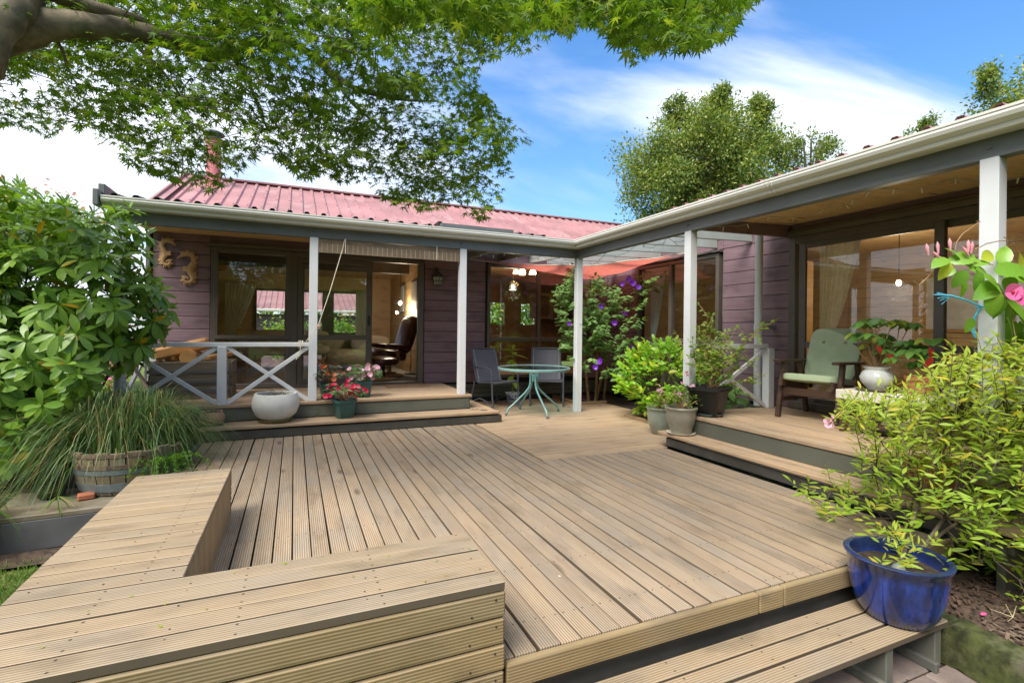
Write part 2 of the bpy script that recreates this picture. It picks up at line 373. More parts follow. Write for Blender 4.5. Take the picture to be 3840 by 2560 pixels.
M['frame_dk'] = pbr('charcoal_chair_frame', (.09, .096, .12), .4, .08, 8, .03)
M['cushion'] = pbr('sage_cushion', (.42, .51, .33), .8, .08, 5, .25, 120, rnd=0)
M['button'] = pbr('cushion_button', (.42, .36, .25), .7)
M['creamtop'] = pbr('cream_table', (.70, .66, .55), .5, .05, 3, .05, dirt=(.5, .45, .36), damt=.2)
M['sail'] = leafmat('red_shade_cloth', (.66, .20, .15), (.68, .22, .165), None, 0, .6, .8, .1, (1.1, 1, 1))
M['blind'] = pbr('bamboo_blind', (.24, .175, .115), .7, .15, 10, .5, 80)
M['cordw'] = pbr('pale_cord', (.68, .62, .48), .8, .1, 20, .2)
M['bowl'] = pbr('white_concrete', (.68, .67, .62), .75, .06, 5, .35, 50, dirt=(.40, .39, .34), dscale=4, damt=.5, rnd=0)
M['saucer_y'] = pbr('mossy_saucer', (.30, .24, .09), .6, .3, 10, .2, dirt=(.16, .20, .03), dscale=8, damt=.9)
M['saucer_g'] = pbr('dull_teal_saucer', (.085, .13, .125), .5, .12, 8, .1)
M['clay'] = pbr('carved_clay', (.40, .24, .15), .75, .25, 14, .3, 40, dirt=(.20, .11, .06), dscale=9, damt=.6)
M['green_pot'] = pbr('dark_green_plastic', (.045, .125, .115), .4, .1, 5, .05, dirt=(.14, .2, .19), dscale=7, damt=.3)
M['glaze_green'] = pbr('celadon_glaze', (.26, .31, .26), .25, .15, 5, .35, 22, coat=.4, dirt=(.16, .13, .09), dscale=3, damt=.5)
M['glaze_tan'] = pbr('stone_glaze', (.28, .26, .20), .35, .15, 5, .3, 24, coat=.2, dirt=(.14, .12, .09), dscale=4, damt=.6)
M['blackpot'] = pbr('black_plastic', (.014, .013, .014), .5, .2, 5, .05)
M['terra'] = pbr('terracotta', (.50, .18, .085), .75, .12, 6, .2, 40, dirt=(.5, .28, .18), damt=.3)
M['whitepot'] = pbr('white_glazed_pot', (.62, .64, .62), .2, .05, 5, 0, coat=.5)
M['soil'] = pbr('potting_soil', (.03, .02, .014), .95, .5, 30, 1.0, 45, dirt=(.09, .06, .035), dscale=24, damt=.7)
M['mulch'] = pbr('bark_mulch', (.06, .038, .026), .95, .5, 22, 1.0, 34, dirt=(.14, .10, .07), dscale=26, damt=.7)
M['chip'] = pbr('mulch_chip', (.10, .058, .038), .9, .4, 20, .3, 60, dirt=(.24, .18, .13), dscale=3, damt=.7, rnd=.7)
M['moss'] = pbr('mossy_concrete', (.040, .048, .010), .95, .6, 18, 1.0, 28, dirt=(.095, .082, .06), dscale=9, damt=.9)
M['paver'] = pbr('clay_paver', (.20, .155, .135), .85, .2, 7, .5, 40, dirt=(.10, .085, .07), dscale=6, damt=.6, rnd=.5)
M['brickred'] = pbr('red_brick', (.40, .14, .07), .85, .2, 9, .4)
M['barrel'] = wood('barrel_oak', (.15, .12, .075), (.27, .22, .14), knots=.15, grey=.45, rough=.8)
M['hoop'] = pbr('zinc_hoop', (.20, .24, .26), .55, .2, 8, .2, 40, metal=.35, dirt=(.16, .10, .06), dscale=7, damt=.5)
M['rust'] = pbr('rusty_hoop', (.16, .11, .075), .85, .35, 14, .6, 40)
M['leather'] = pbr('brown_leather', (.085, .028, .018), .3, .25, 5, .25, 18, coat=.2)
M['sofa'] = pbr('beige_sofa', (.45, .40, .30), .85, .08, 5, .2, 80)
M['oak'] = wood('honey_oak', (.45, .24, .09), (.55, .33, .14), knots=.1, rough=.35)
M['carpet'] = pbr('grey_carpet', (.33, .31, .29), .95, .1, 30, .4, 200)
M['curtain'] = leafmat('cream_curtain', (.78, .73, .56), (.80, .75, .58), None, 0, .45, .85, .1, (1, 1, 1))
M['blackp'] = pbr('black_gloss', (.015, .015, .017), .25)
M['cab'] = pbr('kitchen_cupboard', (.20, .11, .07), .4, .15, 5, .1)
M['paper'] = pbr('picture_print', (.5, .5, .48), .5, .2, 3, 0)
M['bulb'] = emit('lit_bulb', (1, .72, .38), 22)
M['bulb2'] = emit('lit_shade', (1, .62, .22), 6)
M['led'] = pbr('fairy_bulb', (.75, .76, .78), .3, .05, 5, 0)
M['wire'] = pbr('fairy_wire', (.30, .32, .33), .5, .1, 5, 0)
M['rope'] = pbr('blue_twine', (.10, .50, .72), .7, .2, 40, .4, 100)
M['seahorse'] = wood('carved_seahorse_wood', (.40, .25, .12), (.58, .40, .21), knots=0, rough=.6, grain=1.2)
M['stone'] = pbr('painted_pebble', (.20, .24, .24), .6, .15, 8, .2, dirt=(.42, .27, .29), dscale=6, damt=.6)
M['shell'] = pbr('white_shell', (.75, .70, .68), .6, .1, 12, .2)
def blue_glaze():
    q = NT('cobalt_glaze'); v = q.obj((1, 1, .22)); n = q.noise(v, 16, 5, .6); n2 = q.noise(q.obj((1, 1, .5)), 5, 4)
    c = q.mix(q.rng(n, .35, .7), (.006, .014, .07), (.018, .055, .34)); c = q.mix(q.rng(n2, .45, .75, 0, .6), c, (.022, .045, .16))
    sp = q.n('SeparateXYZ'); tc = q.n('TexCoord'); q.l(tc.outputs['Object'], sp.inputs[0])
    c = q.mix(q.rng(q.math('ADD', sp.outputs[2], q.math('MULTIPLY', n, .05)), .26, .30, 0, .75), c, (.012, .02, .05))
    c = q.mix(q.rng(q.noise(q.obj(), 38, 2), .70, .76, 0, .5), c, (.10, .05, .04))
    q.bump(n, .12, .004); return q.set(c, .16, None, .5, .5)
M['blue'] = blue_glaze()
def china():
    q = NT('blue_white_china'); n = q.noise(q.obj(), 26, 3, .5, 1.2); sp = q.n('SeparateXYZ'); tc = q.n('TexCoord'); q.l(tc.outputs['Object'], sp.inputs[0])
    band = q.math('MULTIPLY', q.rng(sp.outputs[2], .03, .05), q.rng(sp.outputs[2], .12, .135, 1, 0))
    c = q.mix(q.math('MULTIPLY', q.rng(n, .47, .53), band), (.66, .70, .74), (.02, .04, .28)); return q.set(c, .15, None, .5, .4)
M['china'] = china()
def lawn():
    q = NT('lawn_grass'); v = q.obj(); n = q.noise(v, 1.2, 6); n2 = q.noise(v, 45, 4)
    c = q.mix(q.rng(n, .35, .65), (.045, .085, .012), (.10, .15, .03)); c = q.mix(q.rng(n2, .4, .7, 0, .6), c, (.16, .17, .05)); q.bump(n2, .8, .03)
    return q.set(c, .9, None, .2)
M['lawn'] = lawn()
M['blade'] = leafmat('grass_blade', (.105, .210, .030), (.195, .345, .060), (.420, .360, .150), .12, .4)
M['sedge'] = leafmat('sedge_blade', (.080, .168, .056), (.192, .320, .104), (.480, .352, .160), .14, .3, .5)
M['maple'] = leafmat('maple_leaf', (.06, .145, .013), (.175, .29, .027), (.28, .36, .045), .07, .48, .5, .3)
M['rhodo'] = leafmat('rhododendron_leaf', (.12, .25, .035), (.25, .41, .05), (.55, .36, .03), .03, .35, .36, .45)
M['lime'] = leafmat('lime_yellow_leaf', (.29, .43, .045), (.46, .55, .075), (.55, .47, .06), .10, .5, .45, .35)
M['limeg'] = leafmat('fresh_green_leaf', (.24, .40, .035), (.40, .55, .07), (.52, .52, .08), .1, .5, .45, .35)
M['tib'] = leafmat('velvety_green_leaf', (.150, .286, .081), (.275, .459, .150), None, 0, .3, .6, .3)
M['citrus'] = leafmat('citrus_leaf', (.186, .439, .034), (.389, .641, .051), (.750, .709, .101), .12, .45, .35, .5)
M['pothed'] = leafmat('shrub_leaf', (.165, .300, .038), (.285, .435, .060), (.495, .495, .075), .06, .45, .45, .4)
M['mandev'] = leafmat('mandevilla_leaf', (.136, .304, .040), (.256, .480, .048), (.528, .608, .064), .10, .35, .3, .5)
M['poins'] = leafmat('poinsettia_leaf', (.096, .240, .056), (.176, .352, .072), (.400, .480, .064), .08, .35, .4, .4)
M['impat'] = leafmat('impatiens_leaf', (.056, .136, .048), (.112, .208, .064), None, 0, .25, .4, .4)
M['impat_dk'] = leafmat('bronze_impatiens_leaf', (.056, .049, .042), (.084, .105, .049), None, 0, .2, .4, .4)
M['fern'] = leafmat('asparagus_fern_frond', (.12, .27, .02), (.20, .38, .03), None, 0, .45)
M['tree'] = leafmat('beech_leaf', (.104, .180, .042), (.228, .314, .085), (.437, .456, .133), .18, .35, .5, .3)
M['tree2'] = leafmat('hedge_leaf', (.070, .140, .028), (.154, .252, .049), (.280, .336, .070), .1, .35, .5, .3)
M['silk'] = leafmat('silk_tree_leaf', (.136, .240, .072), (.224, .352, .120), None, 0, .4)
M['garden'] = leafmat('garden_leaf', (.112, .238, .028), (.280, .476, .070), (.490, .504, .112), .12, .45)
M['pinkfl'] = leafmat('pale_pink_petal', (.78, .38, .58), (.85, .55, .70), None, 0, .3)
M['redfl'] = leafmat('crimson_petal', (.55, .012, .06), (.68, .03, .10), None, 0, .25)
M['orfl'] = leafmat('orange_petal', (.75, .13, .05), (.80, .22, .09), None, 0, .25)
M['purfl'] = leafmat('purple_petal', (.14, .02, .42), (.24, .05, .58), None, 0, .3)
M['hotpink'] = leafmat('bright_pink_petal', (.78, .10, .36), (.85, .22, .48), None, 0, .3)
M['bract'] = leafmat('red_bract', (.50, .03, .03), (.60, .06, .05), None, 0, .3)
M['budpink'] = leafmat('pink_bud', (.75, .25, .35), (.8, .5, .5), None, 0, .2)
M['silkfl'] = leafmat('silk_tree_flower', (.65, .30, .28), (.7, .45, .38), None, 0, .3)
M['fruit'] = pbr('green_lemon', (.28, .30, .03), .4, .15, 20, .2, 90)
M['yelfl'] = leafmat('yellow_petal', (.75, .45, .02), (.8, .55, .03), None, 0, .3)
M['burgundy'] = leafmat('burgundy_leaf', (.20, .08, .10), (.30, .14, .15), None, 0, .3)
# ------------------------------------------------------------------ measures (metres): X along the left wing, Y away from the camera, Z up
XP, YP, YA, XB, ZA, ZT, ZG = 4.0, 6.66, 8.26, 5.62, .35, .155, -.41
# ------------------------------------------------------------------ ground
MB().grid(lambda u, v: ((u-.5)*240, (v-.5)*240+40, ZG-.02), 12, 12).build('lawn', M['lawn'], None, kind='structure')
soil = MB().grid(lambda u, v: (-2.9+u*1.95, 4.5+v*.34, ZG+.004+.02*math.sin(9*u)*math.sin(7*v)), 8, 8).build('soil_strip', M['mulch'], None, kind='structure')
# ------------------------------------------------------------------ the house
house = thing('house', 'single-storey house with plum weatherboards, red ribbed roof and wrapping verandah', 'house', (2, 8.3, ZG))
wallA = MB(); T = .12
def wA(x0, x1, z0, z1): wallA.box(((x0+x1)/2, YA+.02+T/2, (z0+z1)/2), (x1-x0, T, z1-z0))
wA(-1.83, -1.10, 0, 2.62); wA(1.965, 3.10, 0, 2.62); wA(-1.10, 1.965, 2.40, 2.62); wA(3.10, 4.98, 2.43, 2.62); wA(4.98, XB+.1, 0, 2.62)
wA(3.10, 4.98, 0, .40); wA(-1.10, 1.965, 0, .34)
wallA = wallA.build('front_wall', M['dark'], house)
wallB = MB()
def wB(y0, y1, z0, z1): wallB.box((XB+.02+T/2, (y0+y1)/2, (z0+z1)/2), (T, y1-y0, z1-z0))
wB(7.25, YA+.1, 0, 2.62); wB(4.25, 5.35, 0, 2.62); wB(5.35, 7.25, 2.40, 2.62); wB(-2.0, 4.25, 2.43, 2.68); wB(5.35, 7.25, 0, .40); wB(-3.0, -.2, 0, 2.5); wB(-2, 4.25, 0, .34)
wallB = wallB.build('side_wall', M['dark'], house)
PITCH = .1755
def boards(wall, axis, segs, zlo, zhi, z0=.345):
    k = 0; z = z0
    while z < zhi-.03:
        h = min(PITCH, zhi-z)
        if z >= zlo-.02:
            for (s0, s1) in segs:
                zc = z+h/2-.002
                if axis == 0: plank('weatherboard', M['board'], wall, (s0, YA, zc), (s1, YA, zc), .03, h-.005, ch=.011)
                else: plank('weatherboard', M['board'], wall, (XB, s0, zc), (XB, s1, zc), .03, h-.005, ch=.011)
        z += PITCH
boards(wallA, 0, [(-1.80, -1.11), (1.985, 3.08)], .3, 2.60); boards(wallA, 0, [(-1.105, 1.98)], 2.40, 2.60, 2.451)
boards(wallA, 0, [(3.085, 4.98)], 2.45, 2.62, 2.451)
boards(wallA, 0, [(4.99, 5.60)], .3, 2.62)
boards(wallB, 1, [(7.27, 8.24), (4.26, 5.33)], .3, 2.66)
boards(wallB, 1, [(5.335, 7.265)], 2.40, 2.66, 2.451); boards(wallB, 1, [(-2, 4.255)], 2.40, 2.70, 2.451)
MB().box((-1.845, YA-.01, 1.4), (.05, .09, 2.3), None, .005).build('corner_board', M['beam'], house)
MB().box((XB-.03, YA-.03, 1.35), (.045, .045, 2.1), None, .005).build('corner_board', M['board'], house)
# skirting below the boards facing the courtyard
for z in (.27, .19, .11): plank('skirting_board', M['fascia'], wallA, (2.29, YA+.03, z), (XB, YA+.03, z), .03, .075, ch=.006)
for z in (.27, .19, .11): plank('skirting_board', M['fascia'], wallB, (XB+.03, 4.3, z), (XB+.03, YA, z), .03, .075, ch=.006)
MB().box((4.0, YA+.12, -.1), (3.4, .04, .5)).box((XB+.14, 6.2, -.1), (.04, 4.2, .5)).build('footing', M['dark'], house)
# windows and doors. axis 0: in the left wing's wall (plane Y), axis 1: in the right wing's wall (plane X)
def win(name, axis, a0, a1, z0, z1, fw=.05, depth=.07, off=0.0, rails=(), pane=True, fm='alu', parent=None, splits=()):
    """frame, rails, mullions and a real pane in each light"""
    par = parent or house
    def P(a, d, z): return (a, YA+d+off, z) if axis == 0 else (XB+d+off, a, z)
    def bx(mb, b0, b1, c0, c1, dd=depth, o=0):
        s = (b1-b0, dd, c1-c0) if axis == 0 else (dd, b1-b0, c1-c0)
        mb.box(P((b0+b1)/2, o, (c0+c1)/2), s, None, .006)
    mb = MB(); bx(mb, a0, a0+fw, z0, z1); bx(mb, a1-fw, a1, z0, z1); bx(mb, a0+fw, a1-fw, z1-fw, z1, depth-.004); bx(mb, a0+fw, a1-fw, z0, z0+fw, depth-.004)
    cols = [a0+fw] + [q for s in splits for q in (s-fw/2, s+fw/2)] + [a1-fw]
    for s in splits: bx(mb, s-fw/2, s+fw/2, z0+fw, z1-fw, depth-.002)
    for i in range(0, len(cols), 2):
        for r in rails: bx(mb, cols[i], cols[i+1], r-.036, r+.036, depth-.006)
    w = mb.build(name, M[fm], par)
    if pane:
        rr = [z0+fw] + [q for r in rails for q in (r-.036, r+.036)] + [z1-fw]
        for i in range(0, len(cols), 2):
            for j in range(0, len(rr), 2):
                g = MB(); s = (cols[i+1]-cols[i]+.01, .004, rr[j+1]-rr[j]+.01); s = s if axis == 0 else (s[1], s[0], s[2])
                g.box(P((cols[i]+cols[i+1])/2, .0, (rr[j]+rr[j+1])/2), s).build('pane', M['glass'], w)
    return w
w = win('window', 0, -1.10, -.06, .36, 2.40, .07, .09, -.02, (1.10,)); MB().box((-.56, YA-.075, 1.11), (.98, .03, .055), None, .004).box((-.56, YA-.07, 2.37), (.98, .024, .05), None, .004).box((-1.035, YA-.07, 1.74), (.055, .024, 1.22), None, .004).box((-.085, YA-.07, 1.74), (.055, .024, 1.22), None, .004).build('awning_sash', M['alu'], w)
d = MB().box((-.02, YA-.02, 1.37), (.10, .10, 2.04), None, .005).box((1.92, YA-.02, 1.37), (.09, .10, 2.04), None, .005).box((.95, YA-.02, 2.365), (1.85, .10, .07), None, .005).box((.95, YA-.03, .372), (1.85, .13, .04), None, .005).build('sliding_door', M['alu'], house)
MB().box((.45, YA-.1, 2.425), (3.2, .03, .05), None, .004).build('head_flashing', M['alu'], house)
win('door_leaf', 0, .03, 1.12, .40, 2.33, .075, .035, -.035, (1.11,), parent=d)
win('door_leaf', 0, .06, 1.14, .40, 2.33, .07, .03, .01, (1.11,), parent=d)
MB().box((1.085, YA-.075, 1.38), (.022, .03, .16), None, .005).build('door_handle', M['blackp'], d)
win('window', 0, 3.10, 4.98, .40, 2.43, .06, .09, -.02, (1.09,), splits=(4.12,))
win('window', 1, 5.36, 7.24, .40, 2.40, .06, .09, -.02, (1.12,), splits=(6.375,))
MB().box((XB-.05, 6.3, 2.425), (.1, 1.95, .03), None, .004).build('head_flashing', M['alu'], house)
d2 = win('sliding_door', 1, -.2, 4.25, .36, 2.43, .09, .11, -.02, (), False, splits=())
for i, (y0, y1, oo) in enumerate(((2.66, 4.13, -.03), (1.25, 2.76, .02), (-.12, 1.33, -.03))): win('door_leaf', 1, y0, y1, .42, 2.36, .085, .04, oo, (1.128,), parent=d2)
MB().box((XB-.09, 1.9, 2.455), (.03, 4.9, .055), None, .004).box((XB-.06, 1.9, 2.50), (.05, 4.9, .03), None, .004).build('head_flashing', M['alu'], house)
# ---- posts, beams, gutters
def post(x, y, z0, z1=2.39, w=.098): return MB().box((x, y, (z0+z1)/2), (w, w, z1-z0), None, .004).build('post', M['white'], house)
post(.21, YP+.05, ZA); post(2.155, YP+.05, ZA); post(XP+.05, YP+.05, 0); post(XP+.05, 4.31, ZA); post(XP+.05, 1.68, ZA)
plank('beam', M['beam'], house, (-1.86, YP+.045, 2.475), (XP+.09, YP+.045, 2.475), .088, .19, ch=.004)
plank('beam', M['beam'], house, (XP+.045, YP+.001, 2.475), (XP+.045, -1.6, 2.475), .088, .19, ch=.004)
bolts = MB()
for (x, z) in ((.21, 2.44), (2.155, 2.44)): bolts.lathe([(.016, 0), (.013, .008), (.001, .011)], 10).v[-30:]
bolts = MB()
for p in ((.20, YP-.004, 2.46), (2.12, YP-.004, 2.46), (3.93, YP-.004, 2.41)): bolts.pad(p, (.03, .016, .03), None, 2)
for p in ((XP-.004, 4.31, 2.45), (XP-.004, 1.68, 2.45)): bolts.pad(p, (.016, .03, .03), None, 2)
bolts.build('bolt', M['beam'], house)
GPROF = [(.0, .0), (-.085, .0), (-.105, .006), (-.112, .022), (-.106, .034), (-.122, .04), (-.148, .058), (-.158, .082), (-.153, .100), (-.160, .104), (-.160, .120), (-.148, .122), (-.142, .110), (-.03, .108), (.0, .112)]
def gutter(p0, p1, out, m0, m1):     # profile swept along p0->p1; out is the outward unit vector; m0/m1 mitre the ends
    p0 = Vector(p0); p1 = Vector(p1); d = (p1-p0).normalized(); vs = []; n = len(GPROF)
    for p, m in ((p0, m0), (p1, m1)):
        for (o, z) in GPROF: vs.append(p + Vector(out)*(-o) + d*(m*(-o)) + Vector((0, 0, z)))
    mb = MB(); mb.add(vs, [(k, (k+1) % n, n+(k+1) % n, n+k) for k in range(n)] + [tuple(range(n)), tuple(range(2*n-1, n-1, -1))])
    return mb
GZ = 2.51
gutter((-1.88, YP-.0015, GZ), (XP-.0015, YP-.0015, GZ), (0, -1, 0), 0, -1).build('gutter', M['gutter'], house)
gutter((XP-.0015, YP-.0015, GZ), (XP-.0015, -1.6, GZ), (-1, 0, 0), 1, 0).build('gutter', M['gutter'], house)
def joiner(c, ax):
    n = [(o*1.04, z*1.05-.004) for (o, z) in GPROF]; mb = MB()
    if ax == 0:
        for s in (-.03, .012): mb.add([(c+s+e, YP-.003+o, GZ+z) for e in (0, .018) for (o, z) in n], [(k, (k+1) % 15, 15+(k+1) % 15, 15+k) for k in range(15)] + [tuple(range(15)), tuple(range(29, 14, -1))])
    else:
        for s in (-.03, .012): mb.add([(XP-.003+o, c+s+e, GZ+z) for e in (0, .018) for (o, z) in n], [(k, (k+1) % 15, 15+(k+1) % 15, 15+k) for k in range(15)] + [tuple(range(15)), tuple(range(29, 14, -1))])
    mb.build('gutter_joiner', M['gutter'], house)
joiner(1.62, 0); joiner(3.15, 1)
MB().box((-1.915, YP-.08, 2.60), (.05, .20, .17), None, .006).box((-1.9, YP+.9, 2.70), (.06, 1.9, .14), None, .006).build('barge_flashing', M['beam'], house)
# ---- roofs: ribbed sheets, each its own piece
def ribbed(x0, y0, z0, x1, y1, z1, n, along, rib=.19, dy=0):
    """a trapezoid-ribbed sheet of n ribs; runs up from (y0,z0) to (y1,z1); along = 0 ribs repeat in X, 1 in Y"""
    pr = []
    for k in range(n): pr += [(k*rib, 0), (k*rib+.115, 0), (k*rib+.135, .032), (k*rib+.170, .032)]
    pr.append((n*rib, 0)); vs = []
    for t in (0, 1):
        for (u, h) in pr:
            if along == 0: vs.append((x0+u, lerp(y0, y1, t), lerp(z0, z1, t)+h))
            else: vs.append((lerp(x0, x1, t), y0+u, lerp(z0, z1, t)+h))
    m = len(pr); mb = MB(); mb.add(vs, [(k, k+1, m+k+1, m+k) for k in range(m-1)]); return mb
RY0, RZ0, RY1, RZ1 = 8.05, 2.84, 10.6, 3.955
ridge = MB(); ridge.bar((-1.80, 10.62, 3.975), (9.0, 10.62, 3.975), .24, .03); ridge.bar((-1.80, RY0-.05, RZ0+.0), (-1.80, 10.6, RZ1+.02), .03, .16); ridge.bar((-1.76, RY0-.05, RZ0+.045), (-1.76, 10.6, RZ1+.045), .13, .012); roofA = ridge.build('roof', M['roof'], house)
x = -1.78
while x < 8.6:
    ribbed(x, RY0, RZ0, 0, RY1, RZ1, 4, 0).build('roof_sheet', M['roof'], roofA, fix=False)
    ribbed(x, 13.2, RZ0, 0, RY1, RZ1, 4, 0).build('roof_sheet', M['roof'], roofA, fix=False); x += .76
sc = MB()
for k in range(0, 54):
    for t in (.22, .47, .72, .95):
        sc.pad((-1.78+k*.19+.152, lerp(RY0, RY1, t), lerp(RZ0, RZ1, t)+.036), (.018, .018, .014), None, 2, 6, 4)
sc.build('roof_screws', M['metal_dark'], roofA, kind='stuff')
x = -1.93
while x < 2.7:
    ribbed(x, YP-.11, 2.637, 0, 8.1, 2.845, 4 if x < 2.0 else 4, 0).build('roof_sheet', M['roof_dark'], roofA, fix=False); x += .76
MB().bar((1.8, YP-.09, 2.665), (2.86, YP-.07, 2.668), .10, .05).build('roof_flashing', M['beam'], roofA)
y = -1.6
while y < 4.2:
    ribbed(XP-.11, y, 2.637, 9.2, 0, 3.05, 4, 1).build('roof_sheet', M['roof'], roofA, fix=False); y += .76
ribbed(5.5, 4.2, 2.80, 9.2, 0, 3.05, 20, 1).build('roof_sheet', M['roof'], roofA, fix=False)
MB().box((3.8, 10.5, 2.70), (11.3, 4.6, .04)).build('ceiling_void', M['dark'], house)
MB().box((7.6, 3.2, 2.755), (3.6, 9.6, .03)).build('ceiling_void', M['dark'], house)
fl = MB().lathe([(.115, 3.4), (.115, 4.42), (.13, 4.425), (.13, 4.47), (.155, 4.475)], 24, (-1.32, 10.0, 0)).build('flue', M['flue'], roofA, True)
MB().lathe([(.15, 4.476), (.15, 4.50), (.09, 4.505), (.09, 4.57), (.165, 4.575), (.165, 4.60), (.10, 4.64), (.02, 4.655)], 24, (-1.32, 10.0, 0)).build('flue_cap', M['metal_dark'], fl, True)
MB().tube([(-1.95, 11.0, 3.6), (-1.95, 11.0, 4.55)], .012, 6).build('aerial', M['metal_dark'], roofA)
vp = MB().lathe([(.055, 0), (.055, .13), (.062, .135), (.062, .23), (.045, .262), (.02, .275)], 16, (7.55, 8.0, 3.5)).lathe([(.05, -.75), (.05, .0)], 12, (7.55, 8.0, 3.5)).build('vent_pipe', M['white'], roofA, True)
# ---- verandah ceilings
ca = MB().box((.3, 7.46, 2.60), (4.2, 1.55, .02)).build('verandah_ceiling', M['ceil'], house)
for k in range(13): plank('ceiling_board', M['ceil'], ca, (-1.85, 6.78+k*.12, 2.505+k*.0052), (2.35, 6.78+k*.12, 2.505+k*.0052), .117, .014, ch=.004)
cb = MB().box((4.9, 1.35, 2.70), (1.5, 5.8, .02)).build('verandah_ceiling', M['ceil'], house)
for k in range(48):
    y = 4.2-k*.12
    plank('ceiling_board', M['ceil'], cb, (XP+.09, y, 2.525), (XB-.02, y, 2.60), .117, .014, ch=.004)
plank('trim_board', M['board'], house, (XP+.09, 4.29, 2.48), (XB-.02, 4.29, 2.52), .04, .15)
plank('trim_board', M['board'], house, (2.38, YP+.1, 2.49), (2.38, YA-.03, 2.52), .04, .14)
# ---- open rafters over the corner
for k in range(5):
    x = 2.75+k*.6
    if x < 4.0: plank('rafter', M['rafter'], house, (x, YP+.091, 2.50), (x, YA-.02, 2.55), .045, .14, ch=.003)
for k in range(6):
    y = 4.85+k*.6
    plank('rafter', M['rafter'], house, (XP+.091, y, 2.50), (XB-.02, y, 2.55), .045, .14, ch=.003)
for z, q in ((2.585, 0),):
    MB().add([(2.4, YP+.1, 2.60), (XP, YP+.1, 2.60), (XP, 4.35, 2.60), (XB, 4.35, 2.66), (XB, YA, 2.66), (2.4, YA, 2.66)], [(0, 1, 5), (1, 4, 5), (1, 2, 3), (1, 3, 4)]).build('clear_roof_panel', glassmat('clear_roofing', (.96, .97, .97), 1.1), house, fix=False)
# ---- down pipes
dp = MB().lathe([(.047, ZA), (.047, 2.53)], 18, (5.34, 4.50, 0)).lathe([(.053, 1.30), (.053, 1.36)], 18, (5.34, 4.50, 0)).build('downpipe', M['white'], house, True)
MB().box((5.50, 4.49, 1.335), (.23, .05, .045), None, .004).build('pipe_bracket', M['metal'], dp)
MB().lathe([(.057, -.1), (.057, 2.52)], 20, (-1.75, YP+.05, 0)).build('downpipe', M['white'], house, True)
# ------------------------------------------------------------------ inside the rooms (seen through the glass)
room = thing('living_room', None, None, (0, 10.5, ZA), kind='structure')
MB().box((.3, 10.6, ZA-.03), (4.1, 4.5, .05)).build('carpet_floor', M['carpet'], room)
rw = MB().box((2.26, 10.55, 1.7), (.06, 4.5, 2.8)).build('inner_wall', M['dark'], room)
for k in range(16): plank('wall_board', M['pine'], rw, (2.222, 8.45, .43+k*.16), (2.222, 12.8, .43+k*.16), .02, .156, ch=.004)
lw = MB().box((-1.74, 10.6, 1.5), (.06, 4.5, 2.4)).build('inner_wall', M['pine'], room)
bw = MB()
for (x0, x1, z0, z1) in ((-1.74, -.82, .35, 2.7), (-.20, .10, .35, 2.7), (.62, .84, .35, 2.7), (1.42, 1.55, .35, 2.7), (1.75, 2.25, .35, 2.7), (-1.74, 2.25, 2.12, 2.7), (-.82, -.7, .35, 1.12), (.84, 1.42, .35, .5), (1.42, 1.8, .35, .9)):
    bw.box(((x0+x1)/2, 12.83, (z0+z1)/2), (x1-x0, .08+.003*len(bw.v)/8, z1-z0))
bw.build('back_wall', M['pine'], room)
mu = MB()
for (x0, x1, z0, z1) in ((-.84, -.80, .4, 2.12), (-.22, .12, .4, 2.12), (.60, .86, .4, 2.12), (1.40, 1.44, .4, 2.12), (-.84, 1.44, 1.08, 1.14), (-.84, 1.44, 2.09, 2.14)): mu.box(((x0+x1)/2, 12.77, (z0+z1)/2), (x1-x0, .05+.002*len(mu.v)/8, z1-z0))
mu.build('window_frame', M['alu'], room)
cl = MB().box((.3, 8.42, 2.62), (4.1, .04, .25)).build('sloping_ceiling', M['pine'], room)
for k in range(26): plank('ceiling_board', M['pine'], cl, (-1.68+k*.155, 8.45, 2.50), (-1.68+k*.155, 10.6, 2.695), .152, .014, ch=.004)
for k in range(26): plank('ceiling_board', M['pine'], cl, (-1.68+k*.155, 10.6, 2.66), (-1.68+k*.155, 12.8, 2.50), .152, .014, ch=.004)
MB().box((.3, 10.6, 2.52), (3.9, .12, .24), None, .01).build('ceiling_beam', M['alu'], room)
dining = thing('dining_room', None, None, (4, 10.5, ZA), kind='structure')
MB().box((4.4, 10.6, ZA-.03), (4.1, 4.5, .05)).build('dining_floor', M['oak'], dining)
dw = MB()
for (x0, x1, z0, z1) in ((2.32, 4.65, .35, 2.7), (5.35, 5.85, .35, 2.7), (6.3, 7.6, .35, 2.7), (4.65, 6.3, 2.0, 2.7), (4.65, 6.3, .35, 1.4)): dw.box(((x0+x1)/2, 12.83, (z0+z1)/2), (x1-x0, .08+.003*len(dw.v)/8, z1-z0))
dw.build('back_wall', M['cab'], dining)
MB().box((2.32, 10.6, 1.5), (.05, 4.4, 2.4)).box((7.6, 10.6, 1.5), (.05, 4.4, 2.4)).build('inner_wall', M['cab'], dining)
MB().box((4.95, 10.6, 2.68), (5.3, 4.5, .03)).build('dining_ceiling', M['pine'], dining)
cup = thing('kitchen_cupboard', 'louvred dark kitchen wall cupboard inside the dining room', 'cupboard', (6.35, 12.5, 1.5))
for x in (6.2, 6.62):
    MB().box((x, 12.3, 1.93), (.40, .5, .72), None, .01).build('cupboard_door', M['cab'], cup)
    mb = MB()
    for k in range(14): mb.box((x, 12.04, 1.66+k*.04), (.28, .012, .026), Matrix.Rotation(R(30), 3, 'X'))
    mb.build('louvre', M['wchair'], cup)
bed = thing('lounge_room', None, None, (7, 3, ZA), kind='structure')
MB().box((7.5, 3.2, ZA-.03), (3.6, 10.0, .05)).build('lounge_floor', M['carpet'], bed)
MB().box((7.5, 3.2, 2.70), (3.6, 10.0, .03)).build('lounge_ceiling', M['ceil'], bed)
